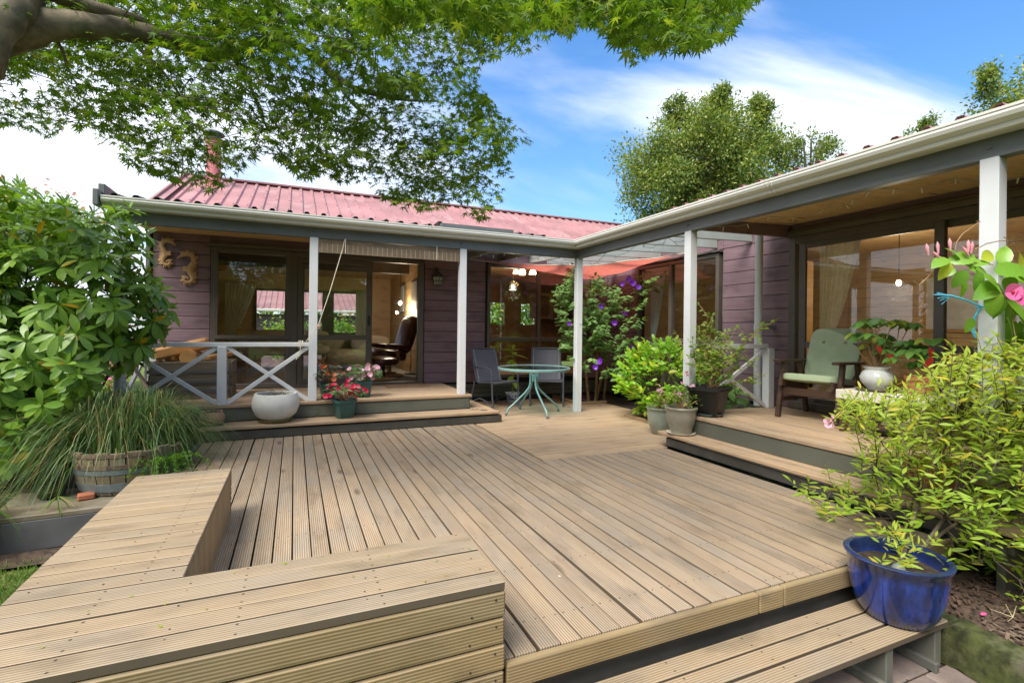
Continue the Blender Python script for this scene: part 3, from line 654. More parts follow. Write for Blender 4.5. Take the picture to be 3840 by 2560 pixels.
bb = MB().box((9.24, 3.2, 1.5), (.06, 10.0, 2.5)).build('back_wall', M['dark'], bed)
for k in range(14): plank('wall_board', M['pine'], bb, (9.2, -1.8, .45+k*.17), (9.2, 8.2, .45+k*.17), .02, .166, ch=.004)
MB().box((7.5, -1.9, 1.5), (3.5, .08, 2.4)).box((7.5, 8.2, 1.5), (3.5, .08, 2.4)).build('inner_wall', M['pine'], bed)
MB().box((6.7, 5.3, 1.35), (.9, .5, 2.0), None, .02).build('wardrobe_front', M['oak'], bed)
# ------------------------------------------------------------------ the wing seen through the living room, in the garden behind
wing = thing('garden_building', 'low building with pink-red ribbed roof seen through the living room windows', 'building', (0, 20, ZG))
gw = MB().box((.5, 21.2, .65), (9, .2, 2.2)).build('wall', M['board'], wing)
for k in range(7): plank('weatherboard', M['board'], gw, (-4, 21.08, .5+k*.18), (5, 21.08, .5+k*.18), .03, .175, ch=.01)
gr = MB().bar((-4.2, 24.0, 3.0), (5.2, 24.0, 3.0), .2, .04).build('roof', M['roof'], wing)
x = -4.2
while x < 5.0: ribbed(x, 20.7, 1.93, 0, 24.0, 2.98, 4, 0, .21).build('roof_sheet', M['roof'], gr, fix=False); x += .84
MB().box((.5, 20.65, 1.88), (9.4, .12, .11), None, .02).build('gutter', M['gutter'], wing)
# ------------------------------------------------------------------ main deck
P_ = .1003
deck = thing('main_deck', None, None, (1.4, 1.76, 0), kind='structure')
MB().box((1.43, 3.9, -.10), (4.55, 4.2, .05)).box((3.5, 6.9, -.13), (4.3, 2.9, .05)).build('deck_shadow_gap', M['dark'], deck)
for k in range(47):
    x = -.853+k*P_
    y1 = 6.40 if x < 2.18 else 4.312
    if x > 3.72: break
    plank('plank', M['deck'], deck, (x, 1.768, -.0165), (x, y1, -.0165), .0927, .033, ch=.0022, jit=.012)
for k in range(39):
    y = 4.366+k*P_
    if y > 8.22: break
    x0 = 2.236; x1 = 3.76 if y < 4.45 else (4.5 if y < 6.1 else 5.0)
    plank('plank', M['deck_warm'], deck, (x0, y, -.0165), (x1, y, -.0165), .0972, .033, ch=.002, jit=.008)
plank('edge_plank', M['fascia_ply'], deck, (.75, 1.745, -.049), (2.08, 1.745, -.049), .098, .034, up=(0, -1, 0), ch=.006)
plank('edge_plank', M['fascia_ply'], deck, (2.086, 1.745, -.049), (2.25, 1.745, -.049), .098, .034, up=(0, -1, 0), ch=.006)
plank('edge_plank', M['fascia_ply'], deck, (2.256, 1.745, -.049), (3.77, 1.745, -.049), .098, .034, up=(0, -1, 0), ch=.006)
MB().box((2.6, 1.80, -.22), (3.8, .05, .24)).box((3.765, 2.6, -.2), (.03, 1.7, .3)).build('deck_bearer', M['riser'], deck)
plank('edge_board', M['grey_side'], deck, (-.93, 3.8, -.06), (-.93, 6.3, -.06), .04, .15)
plank('stake', M['edging'], deck, (-.962, 5.47, -.42), (-.962, 5.47, .055), .07, .035, up=(0, 1, 0))
# ------------------------------------------------------------------ raised verandah decks and their steps
dA = thing('left_verandah_deck', None, None, (0, YP, 0), kind='structure')
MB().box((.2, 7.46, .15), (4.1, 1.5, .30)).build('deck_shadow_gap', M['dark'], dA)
for k in range(16):
    y = YP-.03+.052+k*P_
    plank('plank', M['deck_warm'], dA, (-1.93, y, ZA-.018), (2.292, y, ZA-.018), .0975, .036, ch=.004, jit=.006)
plank('fascia_board', M['fascia'], dA, (-1.93, YP+.005, .232), (2.265, YP+.005, .232), .036, .158, ch=.008)
plank('fascia_board', M['fascia'], dA, (2.262, YP+.024, .232), (2.262, YA-.02, .232), .036, .158, ch=.008)
b = MB()
for (x, z) in ((2.19, .26), (2.19, .21), (.27, .26), (.27, .205)): b.pad((x, YP-.014, z), (.022, .014, .022), None, 2, 8, 6)
b.build('bolt', M['fascia'], dA)
for k in range(3): plank('tread_board', M['deck_warm'], dA, (-.945, 6.338+k*.112, ZT-.0175), (2.45+(.113 if k == 0 else 0)-k*.11+.01, 6.338+k*.112, ZT-.0175), .108, .035, ch=.005, jit=.006)
for k in range(3):
    if k < 3: plank('tread_board', M['deck_warm'], dA, (2.515-k*.1, 6.40+.11*(k > 0)*k if k else 6.396, ZT-.0175), (2.515-k*.1, 7.40, ZT-.0175), .095, .035, ch=.005, jit=.006)
plank('riser_board', M['riser'], dA, (-.925, 6.318, .052), (2.612, 6.318, .052), .04, .098, ch=.010)
plank('riser_board', M['riser'], dA, (2.59, 6.34, .052), (2.59, 7.38, .052), .04, .098, ch=.010)
for x in (-.78, .5, 1.6): plank('step_block', M['edging'], dA, (x, 6.40, .0), (x, 6.40, .118), .06, .06, up=(0, 1, 0))
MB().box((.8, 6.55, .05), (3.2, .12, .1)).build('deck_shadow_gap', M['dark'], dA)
dB = thing('right_verandah_deck', None, None, (XP, 3, 0), kind='structure')
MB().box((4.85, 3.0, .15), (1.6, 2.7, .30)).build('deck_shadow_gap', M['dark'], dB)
for k in range(16):
    x = XP-.015+.052+k*P_
    plank('plank', M['deck_warm'], dB, (x, 1.60, ZA-.018), (x, 4.40, ZA-.018), .0975, .036, ch=.004, jit=.006)
plank('fascia_board', M['fascia'], dB, (XP+.016, 1.62, .232), (XP+.016, 4.40, .232), .036, .158, ch=.008)
plank('fascia_board', M['fascia'], dB, (XP+.0, 1.615, .232), (5.6, 1.615, .232), .036, .158, ch=.008)
for k in range(3): plank('tread_board', M['deck_warm'], dB, (3.784+k*.099, 1.35, ZT-.0175), (3.784+k*.099, 4.46, ZT-.0175), .0955, .035, ch=.005, jit=.006)
for k in range(3): plank('tread_board', M['deck_warm'], dB, (4.05, 1.40+k*.09, ZT-.0175), (5.6, 1.40+k*.09, ZT-.0175), .086, .035, ch=.005)
plank('riser_board', M['riser'], dB, (3.79, 1.45, .052), (3.79, 4.36, .052), .04, .098, ch=.010)
MB().box((3.79, 2.9, .1035), (.036, 2.3, .005)).build('edge_strip', M['strip'], dB)
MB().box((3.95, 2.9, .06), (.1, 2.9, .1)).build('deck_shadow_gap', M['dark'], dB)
MB().box((4.7, 1.5, -.1), (1.9, .04, .36)).build('deck_bearer', M['riser'], dB)
# ------------------------------------------------------------------ L-shaped bench
bench = thing('deck_bench', 'low L-shaped timber bench of grooved boards along the deck edge', 'bench', (0, 1.97, 0))
TH = .033
for k in range(5):
    y = 1.768+k*.1005
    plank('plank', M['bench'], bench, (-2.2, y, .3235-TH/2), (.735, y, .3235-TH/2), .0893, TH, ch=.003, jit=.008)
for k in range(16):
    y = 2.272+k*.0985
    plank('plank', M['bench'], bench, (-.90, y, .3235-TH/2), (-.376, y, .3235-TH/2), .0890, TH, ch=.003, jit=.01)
for k in range(6):
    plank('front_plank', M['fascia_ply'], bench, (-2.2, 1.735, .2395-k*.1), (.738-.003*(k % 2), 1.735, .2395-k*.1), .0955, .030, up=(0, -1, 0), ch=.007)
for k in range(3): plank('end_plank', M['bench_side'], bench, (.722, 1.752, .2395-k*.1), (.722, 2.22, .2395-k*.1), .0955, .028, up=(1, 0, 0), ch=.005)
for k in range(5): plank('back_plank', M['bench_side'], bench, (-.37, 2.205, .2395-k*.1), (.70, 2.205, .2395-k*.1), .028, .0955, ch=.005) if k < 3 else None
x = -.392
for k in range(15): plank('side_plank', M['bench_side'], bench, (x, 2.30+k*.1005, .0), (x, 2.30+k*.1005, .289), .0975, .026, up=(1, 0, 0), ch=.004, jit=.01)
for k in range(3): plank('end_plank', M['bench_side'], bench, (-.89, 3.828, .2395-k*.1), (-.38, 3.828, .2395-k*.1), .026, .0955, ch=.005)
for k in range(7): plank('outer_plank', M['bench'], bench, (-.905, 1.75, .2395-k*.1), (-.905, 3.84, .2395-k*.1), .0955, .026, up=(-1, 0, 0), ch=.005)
scr = MB()
for k in range(5):
    for x in (-1.5, -.95, -.35, .25, .68): scr.lathe([(.0034, 0), (.003, .0012)], 6, (x+random.uniform(-.01, .01), 1.768+k*.1005+random.choice((-.022, .022)), .3232))
for k in range(5):
    for x in (.70, .60): scr.pad((x+random.uniform(-.004, .004), 1.719, .262-k*.1-.045*(x < .65)), (.009, .004, .009), None, 2, 6, 4)
for k in range(16):
    for x in (-.85, -.63, -.42): scr.lathe([(.0036, 0), (.003, .0012)], 6, (x, 2.272+k*.0985+random.choice((-.015, .015)), .3232))
scr.build('screw', M['dark'], bench, kind='stuff')
# ------------------------------------------------------------------ front step
fs = thing('front_step', 'long low step of three grooved boards on grey supports, holding the blue pot', 'step', (2, 1.55, ZG))
for k, y in enumerate((1.463, 1.573, 1.683)):
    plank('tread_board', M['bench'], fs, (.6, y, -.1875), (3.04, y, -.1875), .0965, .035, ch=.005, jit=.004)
for x in (1.35, 1.98, 2.585, 2.98):
    s = MB().box((x, 1.575, -.305), (.055, .29, .20), None, .005).build('support', M['conc_post'], fs)
    MB().box((x-.04, 1.57, -.385), (.03, .32, .05), None, .005).build('support_foot', M['conc_post'], s)
# ------------------------------------------------------------------ paving, kerb, garden bed at the right
pav = thing('paving', None, None, (2.2, .9, ZG), kind='structure')
for i in range(9):
    for j in range(6):
        x = 1.0+i*.235+(.11 if j % 2 else 0); y = .62+j*.235
        o = plank('paving_brick', M['paver'], pav, (x-.115, y, ZG-.025), (x+.115, y, ZG-.025), .226, .05, ch=.008, jit=.02)
MB().box((2.2, 1.2, ZG-.03), (2.6, 1.5, .04)).build('paving_bed', M['soil'], pav)
kb = thing('garden_kerb', 'mossy concrete kerb beside the paving and the mulch bed', 'kerb', (3.12, 1, ZG))
def kerbf(u, v):
    y = lerp(1.62, -1.2, u); a = v*4
    xs = [(3.055, ZG), (3.06, -.24), (3.075, -.215), (3.19, -.205), (3.20, -.30)]
    i = min(3, int(a)); x, z = xs[min(4, i+int(a-i > .5))]
    return (x+.010*math.sin(9*y)+random.uniform(-.006, .006), y, z+.006*math.sin(14*y+2)+random.uniform(-.009, .009))
MB().grid(kerbf, 110, 4).build('kerb_stone', M['moss'], kb, True)
bedg = MB().grid(lambda u, v: (lerp(3.18, 8, u), lerp(1.72, -2.5, v), -.235+.03*math.sin(7*u+3)*math.sin(9*v)+random.uniform(-.008, .008)+.12*u), 60, 50).build('garden_soil', M['mulch'], None, True, kind='structure')
chips = MB()
for k in range(900):
    x = 3.2+abs(random.gauss(0, .55)); y = random.uniform(.55, 1.65)
    ln, w = random.uniform(.012, .05), random.uniform(.006, .016)
    chips.box((x, y, -.222+.02*(x-3.2)+random.uniform(-.006, .012)), (ln, w, .005), Matrix.Rotation(random.uniform(0, 6.3), 3, 'Z') @ Matrix.Rotation(random.gauss(0, .35), 3, 'Y'))
chips.build('bark_chips', M['chip'], None, kind='stuff', fix=False)
# soil beds in the corner of the courtyard and their edging
MB().grid(lambda u, v: (lerp(4.5, XB+.02, u), lerp(4.42, 6.12, v), .008+.012*math.sin(9*u+2*v)), 8, 10).build('garden_soil', M['soil'], None, True, kind='structure')
MB().grid(lambda u, v: (lerp(4.44, XB+.02, u), lerp(7.33, YA+.05, v), .012+.012*math.sin(9*u+2*v)), 8, 6).build('garden_soil', M['soil'], None, True, kind='structure')
MB().grid(lambda u, v: (lerp(4.99, XB+.02, u), lerp(6.12, 7.36, v), .006+.012*math.sin(9*u+2*v)), 8, 6).build('garden_soil', M['soil'], None, True, kind='structure')
e = thing('garden_edging', 'low timber edging round the bed with the purple-flowered shrub', 'edging', (4.5, 7.4, 0))
for a, b in (((4.47, YA, .022), (4.42, 7.33, .022)), ((4.40, 7.31, .022), (5.0, 7.31, .022))): plank('edging_board', M['edging'], e, a, b, .045, .05)
e = thing('garden_edging', 'short timber edging at the foot of the lemon bush', 'edging', (4.48, 5.6, 0))
for a, b in (((4.49, 6.05, .022), (4.47, 4.95, .022)), ((4.46, 4.93, .022), (5.3, 4.93, .022))): plank('edging_board', M['edging'], e, a, b, .045, .05)
# ------------------------------------------------------------------ planter platform at the left, lawn edge
pl = thing('planter_platform', 'grey timber planter edge with a mossy capping board under the half barrel', 'planter', (-1.5, 5, ZG))
plank('capping_board', M['soil_wood'], pl, (-2.02, 4.845, -.155), (-.96, 4.92, -.155), .22, .04, ch=.006)
plank('capping_board', M['soil_wood'], pl, (-2.05, 5.075, -.158), (-.96, 5.15, -.158), .22, .035, ch=.006)
plank('capping_board', M['soil_wood'], pl, (-2.08, 5.305, -.158), (-.96, 5.38, -.158), .22, .035, ch=.006)
plank('face_board', M['grey_side'], pl, (-2.0, 4.755, -.285), (-.96, 4.83, -.285), .04, .22, ch=.004)
MB().box((-1.7, 5.6, -.25), (1.6, 1.5, .14)).build('planter_soil', M['soil'], pl)
MB().grid(lambda u, v: (lerp(-6, -.97, u), lerp(5.2, 7.5, v), -.17+.03*math.sin(8*u)+.2*max(0, v-.3)*0), 10, 8).build('garden_soil', M['soil'], None, True, kind='structure')
# ------------------------------------------------------------------ things fixed to the house
lamp = thing('wall_lantern', 'grey coach lantern on the plum wall right of the open door', 'lantern', (2.185, YA, 2.1))
mb = MB(); mb.pad((2.185, YA-.025, 2.245), (.085, .025, .10), None, 2.5); mb.tube([(2.185, YA-.03, 2.245), (2.185, YA-.07, 2.275), (2.185, YA-.12, 2.265), (2.185, YA-.13, 2.215)], .013, 8); mb.build('bracket', M['metal_dark'], lamp, True)
mb = MB(); mb.lathe([(.012, 2.225), (.022, 2.21), (.05, 2.185), (.112, 2.135), (.112, 2.128), (.06, 2.13)], 4, (2.185, YA-.13, 0)); mb.build('lantern_roof', M['metal_dark'], lamp)
mb = MB()
for k in range(4):
    a = k*math.pi/2+math.pi/4*0; ca, sa = math.cos(a), math.sin(a)
    mb.tube([(2.185+.088*ca, YA-.13+.088*sa, 2.13), (2.185+.062*ca, YA-.13+.062*sa, 1.99)], .008, 6)
    b = a+math.pi/2
    for t in (0, .5, 1):
        r = lerp(.088, .062, t); z = lerp(2.13, 1.99, t); mb.tube([(2.185+r*ca, YA-.13+r*sa, z), (2.185+r*math.cos(b), YA-.13+r*math.sin(b), z)], .007, 5)
    mb.tube([(2.185+.062*(ca+math.cos(b)), YA-.13+.062*(sa+math.sin(b)), 2.13) if False else (2.185+.044*(ca+math.cos(b)), YA-.13+.044*(sa+math.sin(b)), 2.13), (2.185+.031*(ca+math.cos(b)), YA-.13+.031*(sa+math.sin(b)), 1.99)], .005, 5)
mb.build('lantern_frame', M['metal_dark'], lamp)
MB().lathe([(.055, 1.995), (.080, 2.125)], 4, (2.185, YA-.13, 0)).build('lantern_glass', pbr('frosted_glass', (.55, .58, .52), .25, .1, 6, 0), lamp)
# carved seahorses
def seahorse(label, cx, cz, s, flip, cat='carving'):
    t = thing('carved_seahorse', label, cat, (cx, YA-.02, cz), group='carved seahorses on the wall')
    P = [(-.34, .30, .025), (-.27, .345, .04), (-.18, .42, .085), (-.08, .46, .10), (.04, .44, .095), (.12, .35, .085), (.13, .23, .08), (.08, .11, .10), (.03, 0, .125), (.02, -.10, .12), (.06, -.20, .10), (.10, -.29, .085), (.09, -.39, .075), (.02, -.46, .065), (-.08, -.46, .058), (-.14, -.40, .05), (-.13, -.33, .042), (-.06, -.30, .036), (-.02, -.34, .03), (-.045, -.375, .025)]
    pts = [Vector((cx+flip*p[0]*s, YA-.035, cz+p[1]*s)) for p in P]; mb = MB(); mb.tube(pts, [p[2]*s*.85 for p in P], 10)
    mb.v = [(v[0], YA-.04+(v[1]-(YA-.035))*.45, v[2]) for v in mb.v]; mb.build('body', M['seahorse'], t, True)
    sp = MB()
    for i in range(2, len(pts)-3):
        d = (pts[i+1]-pts[i-1]).normalized(); n = Vector((d.z, 0, -d.x))*(-1)
        for side in ((1,) if i < 11 else (1,)):
            nn = n*flip
            for q in (0, .5):
                b = pts[i].lerp(pts[i+1], q); r = P[i][2]*s*.85
                b = b + nn*r*.85; sp.add([b-d*.018, b+d*.018, b+nn*.036, b+Vector((0, -.016, 0))], [(0, 1, 3), (1, 2, 3), (2, 0, 3), (0, 2, 1)])
    sp.build('spines', M['seahorse'], t, kind='stuff')
    f = MB(); f.prism([(cx-flip*.16*s, cz+.06*s), (cx-flip*.02*s, cz+.05*s), (cx-flip*.0*s, cz-.13*s), (cx-flip*.18*s, cz-.10*s)], 1, YA-.055, YA-.03); f.build('fin', M['seahorse'], t)
    MB().pad((cx-flip*.13*s, YA-.075, cz+.40*s), (.016, .012, .016), None, 2).build('eye', M['paper'], t)
seahorse('carved wooden seahorse facing right, the higher one beside the wall corner', -1.645, 2.275, .36, -1)
seahorse('carved wooden seahorse facing left, the lower one near the living room window', -1.367, 2.075, .43, 1)
# bamboo blind
bl = thing('bamboo_blind', 'rolled-up bamboo blind hanging under the beam above the open door', 'blind', (1.18, YP+.06, 2.3))
for (z0, z1, off) in ((2.31, 2.385, 0), (2.205, 2.322, -.012)):
    mb = MB(); n = int((z1-z0)/.0085)
    for k in range(n): mb.tube([(.262, YP+.02+off, z0+k*.0085), (2.10, YP+.02+off, z0+k*.0085)], .0048, 5)
    mb.build('reed_roll', M['blind'], bl, kind='stuff')
mb = MB(); k = 0
x = .30
while x < 2.09: mb.box((x, YP+.0, 2.263), (.003, .004, .115)); x += .062
mb.build('stitch_cord', M['cordw'], bl)
mb = MB()
for x in (.58, 1.77): mb.box((x, YP-.002, 2.30), (.010, .008, .19))
mb.tube([(.262, YP+.04, 2.392), (2.1, YP+.04, 2.392)], .008, 6); mb.build('hanging_tape', M['cordw'], bl)
cord = MB().tube([(.57, YP+.0, 2.385), (.545, YP-.02, 2.26), (.40, YP-.035, 1.72), (.27, YP-.045, 1.30), (.13, YP-.05, 1.09)], .0055, 6)
for k in range(3): cord.tube([(.05+.02*k, YP-.012, 1.10), (.052+.02*k, YP-.03, 1.085), (.048+.02*k, YP-.03, 1.03), (.05+.02*k, YP+.01, 1.01), (.05+.02*k, YP+.05, 1.06), (.05+.02*k, YP+.02, 1.10)], .005, 5)
cord.tube([(.07, YP-.035, 1.05), (.06, YP-.03, .92), (.02, YP-.03, .87), (.05, YP-.03, .97)], .005, 5)
cord.build('pull_cord', M['cordw'], bl, True)
# shade sail
C0, C1, C2 = Vector((2.75, 8.12, 2.46)), Vector((5.50, 5.95, 2.47)), Vector((5.5, 8.1, 2.42))
def sailf(u, v):
    a = C0.lerp(C1, u); p = a.lerp(C2, v*.96); s = 4*u*(1-u)
    bow = Vector((.55, .66, 0))*s*.10*(1-v)
    return p + bow + Vector((0, 0, -.135*s*(1-.2*v) - .13*math.sin(math.pi*min(1, v*1.15))*s - .012*math.sin(14*u+3*v)*s - .008*math.sin(23*u-9*v)*s))
sl = thing('shade_sail', 'sagging brick-red shade cloth strung over the corner of the courtyard', 'shade sail', (4.5, 7.3, 2.2))
MB().grid(sailf, 40, 16).build('cloth', M['sail'], sl, True)
MB().tube([sailf(k/40, 0)+Vector((0, 0, .004)) for k in range(41)], .006, 5).build('edge_cord', M['cordw'], sl)
# fairy lights
def fairy(label, pts, sag, n, grp='fairy lights under the beams'):
    t = thing('fairy_lights', label, 'string lights', pts[0], group=grp); L = []
    for a, b in zip(pts[:-1], pts[1:]):
        a = Vector(a); b = Vector(b)
        for k in range(n):
            u = k/n; p = a.lerp(b, u); p.z -= sag*4*u*(1-u)*random.uniform(.85, 1.15); p += Vector((random.gauss(0, .008), random.gauss(0, .008), random.gauss(0, .008))); L.append(p)
    L.append(Vector(pts[-1])); MB().tube(L, .0028, 5).build('wire', M['wire'], t)
    for i in range(2, len(L)-1, 3):
        d = Vector((random.gauss(0, .4), random.gauss(0, .4), -1)).normalized()
        MB().tube([L[i], L[i]+d*.022, L[i]+d*.046], [.0035, .006, .0045], 6).build('bulb', M['led'], t)
fairy('fairy lights looped under the beam left of the corner post', [(2.35, YP+.12, 2.40), (2.9, YP+.14, 2.42), (3.45, YP+.13, 2.40), (4.02, YP+.12, 2.36)], .07, 9)
fairy('fairy lights looped under the beam between the corner post and the potted shrub', [(4.12, YP-.1, 2.33), (4.11, 6.1, 2.40), (4.11, 5.3, 2.42), (4.10, 4.75, 2.40), (4.12, 4.36, 2.42)], .10, 8)
fairy('fairy lights strung across the pine verandah ceiling', [(4.2, 4.2, 2.46), (4.6, 3.75, 2.50), (4.75, 3.1, 2.52), (4.4, 2.6, 2.50), (4.75, 2.2, 2.50), (4.9, 1.75, 2.44), (4.4, 1.2, 2.5)], .06, 8)
# ------------------------------------------------------------------ white cross-braced railings
def railing(label, panels, zb, zt, posts, cap_w=.06):
    t = thing('railing', label, 'railing', (panels[0][0][0], panels[0][0][1], zb), group='white railings')
    a = Vector((*panels[0][0], zt)); b = Vector((*panels[-1][1], zt)); dd = (b-a).normalized()
    MB().bar(a, b, cap_w, .052, ch=.004).build('top_rail', M['white'], t)
    for (p, q) in panels:
        A0 = Vector((*p, zb+.01)); B1 = Vector((*q, zt-.03)); A1 = Vector((*p, zt-.03)); B0 = Vector((*q, zb+.01))
        MB().bar(A0, B1, .032, .048, ch=.003).build('cross_brace', M['white'], t)
        nrm = Vector((-dd.y, dd.x, 0))*.034
        MB().bar(A1+nrm*.0, B0+nrm*.0, .028, .046, ch=.003).build('cross_brace', M['white'], t)
    for (x, y) in posts: MB().box((x, y, (zb+zt-.026)/2), (.095, .095, zt-zb-.026), None, .004).build('rail_post', M['white'], t)
railing('white cross-braced railing along the front edge of the left verandah', [((-1.72, YP+.045), (-.825, YP+.045)), ((-.725, YP+.045), (.16, YP+.045))], ZA, 1.052, [(-.775, YP+.045)])
railing('white cross-braced end railing between the white pipe and the wall corner', [((-1.77, YP+.12), (-1.77, YA-.12))], ZA, 1.05, [(-1.77, YA-.07)])
railing('short white cross-braced railing behind the black square pot', [((4.10, 4.345), (5.30, 4.345))], ZA, 1.10, [(5.335, 4.345), ])
railing('white cross-braced railing at the near end of the right verandah', [((4.11, 1.66), (5.5, 1.66))], ZA, 1.14, [(5.53, 1.66)])
# ------------------------------------------------------------------ round glass table and sling chairs
tb = thing('garden_table', 'round glass-topped table with teal rim and splayed tubular legs', 'table', (3.32, 6.767, 0))
def ring(r, z, rr, n=48, m=8):
    mb = MB(); vs = []
    for i in range(n):
        a = 2*math.pi*i/n
        for j in range(m):
            b = 2*math.pi*j/m; q = r+rr[0]*math.cos(b); vs.append((3.32+q*math.cos(a), 6.767+q*math.sin(a), z+rr[1]*math.sin(b)))
    return mb.add(vs, [(i*m+j, ((i+1) % n)*m+j, ((i+1) % n)*m+(j+1) % m, i*m+(j+1) % m) for i in range(n) for j in range(m)])
ring(.535, .683, (.016, .022)).build('rim', M['teal'], tb, True)
MB().lathe([(.001, .690), (.532, .690), (.532, .697), (.001, .697)], 48, (3.32, 6.767, 0)).build('glass_top', M['table_glass'], tb)
for (fx, fy) in ((2.854, 6.731), (3.319, 6.314), (3.307, 7.20), (3.797, 6.82)):
    d = Vector((fx-3.32, fy-6.767, 0)).normalized(); c = Vector((3.32, 6.767, 0))
    q = [(.30, .672), (.10, .665), (.062, .62), (.058, .52), (.062, .44), (.09, .385), (.15, .32), (.36, .15), (.425, .10), (.452, .05), (.46, .03)]
    lg = MB().tube([c+d*r+Vector((0, 0, z)) for r, z in q], .0155, 10).build('leg', M['teal'], tb, True)
    MB().lathe([(.018, 0), (.019, .035)], 10, tuple(c+d*.461)).build('rubber_foot', M['saucer_g'], lg)
mb = MB().box((3.32, 6.767, .535), (.07, .07, .10), None, .006); mb.build('collar', M['teal'], tb)
def sling_chair():
    t = thing('sling_chair', 'x', 'chair', (0, 0, 0)); w = .275
    for s in (-1, 1):
        x = s*w
        MB().tube([(x, -.30, 0), (x, -.275, .2), (x, -.26, .42), (x, -.262, .575), (x*1.01, -.235, .622), (x*1.02, -.12, .645), (x, .05, .640), (x*.98, .20, .655)], .0145, 8).build('arm_leg', M['frame_dk'], t, True)
        MB().tube([(x*.93, .31, .945), (x*.93, .26, .75), (x*.93, .19, .5), (x*.93, .15, .41), (x*.93, .10, .395), (x*.93, -.24, .425), (x*.93, -.27, .41)], .0135, 8).build('seat_rail', M['frame_dk'], t, True)
        MB().tube([(x, .19, .42), (x, .25, .22), (x, .31, 0)], .0145, 8).tube([(x, -.28, .04), (x, -.12, .12), (x, .05, .15), (x, .2, .1), (x, .3, .03)], .011, 8).build('rear_leg', M['frame_dk'], t, True)
    MB().grid(lambda u, v: (lerp(-.25, .25, u), lerp(-.265, .12, v), .428-.035*v-.012*math.sin(math.pi*u)*math.sin(math.pi*v)), 8, 8).build('seat', M['sling'], t, True)
    MB().grid(lambda u, v: (lerp(-.25, .25, u), lerp(.135, .312, v**1.05)+.016*math.sin(math.pi*u), lerp(.405, .94, v)), 8, 10).build('backrest', M['sling'], t, True)
    for a, b in (((-.255, .312, .943), (.255, .312, .943)), ((-.25, -.27, .41), (.25, -.27, .41)), ((-.25, .14, .40), (.25, .14, .40))): MB().tube([a, b], .012, 8).build('cross_rail', M['frame_dk'], t)
    mb = MB()
    for s in (-1, 1): mb.tube([(s*.225, .131, .41), (s*.225, .215, .67), (s*.225, .303, .935)], .0022, 4)
    mb.build('seam', M['led'], t)
    return t
ch1 = sling_chair(); ch2 = copy_tree(ch1)
place(ch1, (3.03, 7.62, 0), face(.30, -.95), 'charcoal mesh garden chair beside the verandah step, left of the round table', 'charcoal mesh garden chairs')
place(ch2, (3.97, 7.60, 0), face(-.44, -.90), 'charcoal mesh garden chair facing forward behind the round table', 'charcoal mesh garden chairs')
# ------------------------------------------------------------------ wooden armchairs with sage cushions, cream table
def armchair(button=True):
    t = thing('wooden_armchair', 'x', 'armchair', (0, 0, 0)); w = .29
    for s in (-1, 1):
        x = s*w
        MB().bar((x, -.30, 0), (x, -.17, .60), .045, .06, up=(0, 1, 0), ch=.006).build('front_leg', M['wchair'], t)
        MB().bar((x, .36, 0), (x, .18, .60), .045, .055, up=(0, 1, 0), ch=.006).build('rear_leg', M['wchair'], t)
        MB().bar((x, -.34, .615), (x, .30, .605), .075, .028, ch=.010).build('armrest', M['wchair'], t)
        MB().bar((x*.88, -.33, .385), (x*.88, .28, .30), .035, .085, ch=.012).build('side_rail', M['wchair'], t)
        MB().bar((x, -.23, .19), (x, .30, .19), .028, .045, ch=.004).build('stretcher', M['wchair'], t)
    MB().bar((-w, -.24, .285), (w, -.24, .285), .03, .08, ch=.005).build('front_rail', M['wchair'], t)
    for s in (-1, 1): MB().bar((s*.20, .24, .30), (s*.20, .50, .90), .04, .03, up=(0, 1, 0), ch=.006).build('back_post', M['wchair'], t)
    for k in range(4): MB().bar((-.22, .30+k*.055, .42+k*.135), (.22, .30+k*.055, .42+k*.135), .05, .016, up=(0, 1, .4), ch=.003).build('back_slat', M['wchair'], t)
    MB().pad((0, -.02, .415), (.54, .60, .085), Matrix.Rotation(R(-7), 3, 'X'), 6).build('seat_cushion', M['cushion'], t, True)
    B = Matrix.Rotation(R(-23), 3, 'X')
    bc = MB().pad((0, .335, .68), (.53, .085, .62), B, 6).build('back_cushion', M['cushion'], t, True)
    for x in (-.11, .11):
        for z in (.13,): MB().pad(Vector((0, .335, .68)) + B @ Vector((x, -.045, z)), (.034, .022, .034), None, 2).build('button', M['button'], bc, True)
    return t
ac = armchair(); ac2 = copy_tree(ac)
place(ac, (5.20, 3.60, ZA), face(-.98, -.20), 'dark wooden armchair with buttoned sage cushions beside the sliding door', 'wooden armchairs with sage cushions')
place(ac2, (5.15, 2.02, ZA), face(-.98, .2), 'dark wooden armchair behind the white post at the far right', 'wooden armchairs with sage cushions')
ct = thing('coffee_table', 'low cream-topped table with dark legs holding the potted poinsettia', 'table', (5.0, 2.72, ZA))
MB().box((4.98, 2.66, .70), (.58, .86, .085), None, .006).build('table_top', M['creamtop'], ct)
for x in (4.74, 5.22):
    for y in (2.28, 3.04): MB().box((x, y, .50), (.055, .055, .30), None, .004).build('leg', M['wchair'], ct)
MB().box((4.98, 2.66, .44), (.46, .74, .02), None, .004).build('shelf', M['wchair'], ct)
